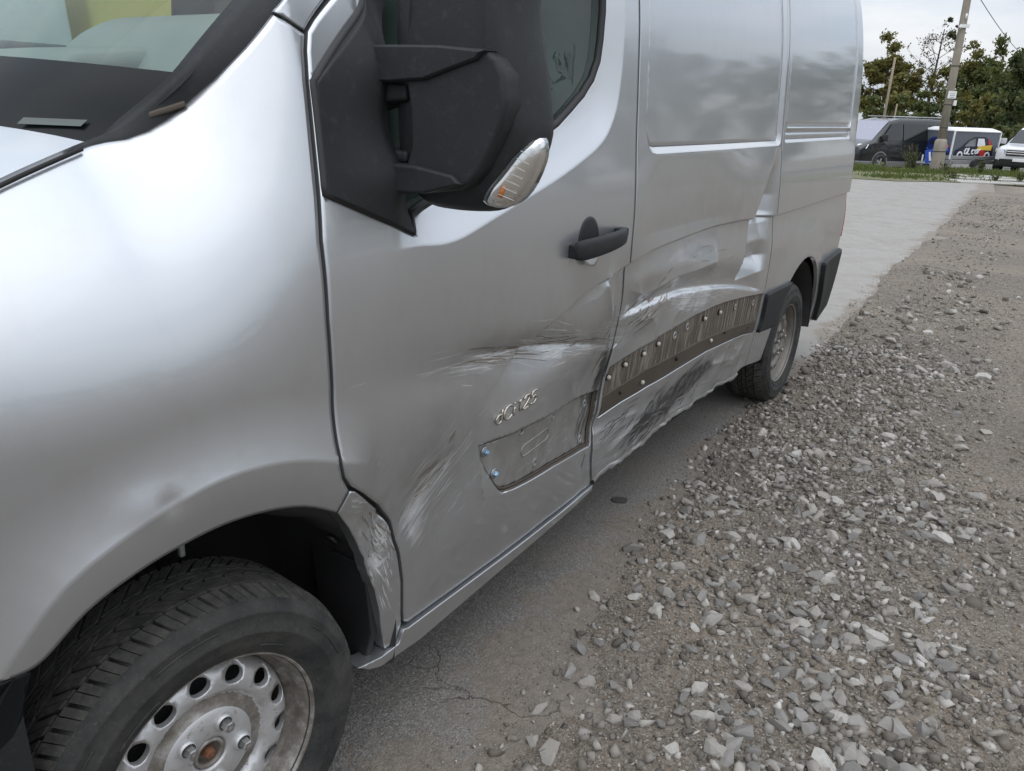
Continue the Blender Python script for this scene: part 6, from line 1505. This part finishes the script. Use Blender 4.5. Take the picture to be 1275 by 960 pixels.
def tree(name, label, u, top, d, wpx, mat, n, seed, trunk='bark', bare=False, low=.30, size=.135, mats2=None, loc=None, height=None, group=None, width=None):
    r = np.random.default_rng(seed)
    if loc is None: x, y, _ = VW(d, (u-637.5)*.0009628*d); h = (150+(u-1150)*.04-top)*.000907*d+1.5; w = wpx/978.1*d/2
    else: x, y = loc; h = height; w = width
    root = empty(name, (x, y, 0)); tag(root, label, 'tree', group)
    tb = MB(); trunk_top = h*(.9 if bare else .72); bend = r.normal(size=2)*.02*h
    pts = [Vector((bend[0]*(f**2), bend[1]*(f**2), trunk_top*f)) for f in np.linspace(0, 1, 8)]; r0 = h*(.013 if bare else .018)
    tb.tube(pts, [r0*(1.25-.95*f) for f in np.linspace(0, 1, 8)], 8)
    cs, rs = [], []; nb = 16 if bare else 13
    lim = MB()
    for i in range(nb):
        f = low+(1-low)*(i+.5)/nb*.96; z0 = trunk_top*min(1, f*.95); a = i*2.4+r.uniform(-.4,.4); prof = math.sin(math.pi*min(1, max(.12, (f-low)/(1-low)*.82+.18)))**.7
        le = w*(prof*.95+.12)*r.uniform(.75,1.1); f0 = min(7, z0/trunk_top*7); base = pts[int(f0)].lerp(pts[min(7, int(f0)+1)], f0-int(f0))
        tip = base+Vector((math.cos(a)*le, math.sin(a)*le, le*r.uniform(.35,.8)*(1.3 if bare else .8))); mid = base.lerp(tip, .5)+Vector((0,0,-.06*le))
        rr = r0*(.42-.25*f); lim.tube([base, mid, tip], [rr, rr*.65, rr*.25], 5)
        for k in range(7 if bare else 4):
            t0 = r.uniform(.35,1.); p0 = mid.lerp(tip, (t0-.5)*2) if t0 > .5 else base.lerp(mid, t0*2); a2 = a+r.normal()*.9; l2 = le*r.uniform(.25,.5)
            p1 = p0+Vector((math.cos(a2)*l2, math.sin(a2)*l2, l2*r.uniform(.2,1.))); lim.tube([p0, p1], [rr*.35, rr*.12], 4)
            if bare:
                for _ in range(5):
                    p2 = p0.lerp(p1, r.uniform(.4,1)); a3 = r.uniform(0,6.28); l3 = l2*r.uniform(.3,.6); lim.tube([p2, p2+Vector((math.cos(a3)*l3, math.sin(a3)*l3, l3*r.uniform(.1,.9)))], [rr*.14, rr*.05], 3, cap=False)
            cs.append(tuple(p1)); rs.append(w*r.uniform(.20,.34))
        cs.append(tuple(tip)); rs.append(w*r.uniform(.26,.42)); cs.append(tuple(mid)); rs.append(w*r.uniform(.22,.36))
    for _ in range(3): cs.append((bend[0]+r.normal()*w*.2, bend[1]+r.normal()*w*.2, trunk_top+(h-trunk_top)*r.uniform(.1,.75))); rs.append(w*.32)
    tb.V += [] ; n0 = len(tb.V); tb.F += [tuple(i+n0 for i in f) for f in lim.F]; tb.V += lim.V
    tb.build('trunk', trunk, root, smooth=True, recalc=False)
    if bare:
        leaf_mesh('crown', cs, rs, n, size, mat, root, seed+1)
    else:
        leaf_mesh('crown', cs, rs, n, size, mat, root, seed+1)
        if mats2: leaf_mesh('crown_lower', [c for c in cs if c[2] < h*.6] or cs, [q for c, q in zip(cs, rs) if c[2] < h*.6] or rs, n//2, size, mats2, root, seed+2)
    return root
tree('oak_tree', 'rusty olive tree rising behind the silver van at the left of the treeline', 1082, 30, 62, 62, 'leaf_olive', 12000, 1, mats2='leaf_rust', low=.2)
bt = tree('bare_tree', 'nearly leafless tall tree with dark mistletoe balls', 1137, 22, 60, 46, 'leaf_twig', 900, 2, bare=True, low=.42, size=.09)
for u, v, s_ in ((1143,27,.22),(1148,44,.36),(1153,47,.20)):
    d = 60; q = VW(d, (u-637.5)*.0009628*d, (150-v)*.000907*d+1.5); q = Vector(q)-bt.location
    leaf_mesh('mistletoe', [tuple(q)], [s_], 160, .10, 'leaf_dark', bt, int(u))
tree('thin_tree', 'thin olive-leaved tree between the bare tree and the pole', 1168, 38, 58, 62, 'leaf_olive', 7000, 3, low=.25, size=.12)
tree('green_tree', 'green tree directly behind the concrete pole', 1205, 40, 57, 66, 'leaf_green', 11000, 4, low=.22)
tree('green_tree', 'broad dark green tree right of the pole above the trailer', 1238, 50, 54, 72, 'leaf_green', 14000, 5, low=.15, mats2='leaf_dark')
tree('dark_tree', 'tall dark tree at the right edge of the picture', 1270, 22, 50, 70, 'leaf_dark', 14000, 6, low=.12)
# hedge of bushes under the trees: each bush a plant of its own
rb = random.Random(8)
def bush(u, top, d, wpx, mat, n, seed, label):
    r = np.random.default_rng(seed); x, y, _ = VW(d, (u-637.5)*.0009628*d); h = (150+(u-1150)*.04-top)*.000907*d+1.5; w = wpx/978.1*d/2
    root = empty('bush', (x, y, 0)); tag(root, label, 'bush', 'bushes under the trees')
    cs, rs = [], []; sb = MB()
    for k in range(14):
        a = r.uniform(0, 6.28); q = w*r.uniform(.1,.85); z = h*r.uniform(.15,.85); cs.append((math.cos(a)*q, math.sin(a)*q, z)); rs.append(min(w, h)*r.uniform(.22,.4))
        sb.tube([(0,0,0), (math.cos(a)*q*.4, math.sin(a)*q*.4, z*.6), cs[-1]], [.05,.03,.012], 4)
    sb.build('stem', 'bark', root); leaf_mesh('foliage', cs, rs, n, .14, mat, root, seed+3, flat=1.)
B = [(1076,112,56,60,'leaf_green','dark green bush behind the black van bonnet'),(1104,108,55,52,'leaf_olive','olive bush behind the thin posts'),(1128,104,52,50,'leaf_green','green bush under the bare tree'),(1152,110,50,50,'leaf_dark','dark bush just left of the pole'),(1176,100,52,52,'leaf_green','bush directly behind the pole'),(1200,108,48,50,'leaf_olive','olive bush above the trailer front'),(1222,104,50,54,'leaf_green','green bush above the trailer roof'),(1246,112,44,50,'leaf_dark','dark bush right of the trailer'),(1270,105,44,56,'leaf_green','bush behind the pickup'),(1234,150,38,34,'weed','pale scrubby bush between trailer and pickup'),(1256,152,37,34,'weed','pale scrubby bush behind the pickup bonnet')]
for i, (u, top, d, wpx, mat, lab) in enumerate(B): bush(u, top, d, wpx, mat, 1700, 50+i, lab)
# the treeline goes on to the right of the picture, where the van's side mirrors it
proto = tree('mirrored_tree', 'tree of the line that the van side mirrors', 0, 0, 0, 0, 'leaf_dark', 5000, 31, loc=(66,-12), height=11, width=4.6, size=.22, low=.1, group='trees mirrored in the van side')
for i, (x, y, s_) in enumerate(((64,-19,.95),(60,-26,1.15),(60,-33,.9),(56,-40,1.05),(50,-46,1.1),(44,-52,.95),(66,-5.5,.9),(36,-56,1.1),(26,-60,1.0),(16,-62,1.15),(6,-64,1.0),(-4,-64,1.1))):
    c_ = copy_tree(proto); c_.location = (x, y, 0); c_.scale = (s_, s_, s_*(.9+.05*(i % 4))); c_.rotation_euler = (0, 0, i*1.3)

for i, (d, r, s_) in enumerate(((64,6,1.1),(66,-3,.95),(62,-12,1.1),(64,-21,1.0),(60,-30,1.1))):
    c_ = copy_tree(proto); x, y, _ = VW(d, r); c_.location = (x, y, 0); c_.scale = (s_, s_, s_*(.88+.05*(i % 4))); c_.rotation_euler = (0, 0, 2+i*1.7)
    c_['label'] = 'tree of the line continuing behind the silver van'; c_['group'] = 'trees behind the van'
# ------------------------------------------------------------------ keep the tree of parts three levels deep
def ancestors(o):
    a = []
    while o.parent: o = o.parent; a.append(o)
    return a
for o in list(bpy.data.objects):
    a = ancestors(o)
    if len(a) > 2:
        part = a[-2]; m = o.matrix_basis.copy(); q = o.parent
        while q != part: m = q.matrix_basis @ m; q = q.parent
        o['_m'] = [v for row in m for v in row]; o['_p'] = part.name
for o in list(bpy.data.objects):
    if '_p' in o.keys():
        v = list(o['_m']); o.parent = bpy.data.objects[o['_p']]; o.matrix_basis = Matrix([v[0:4], v[4:8], v[8:12], v[12:16]])
        del o['_m']; del o['_p']
for o in list(bpy.data.objects):
    if o.type == 'EMPTY' and o.parent and not o.children: bpy.data.objects.remove(o)
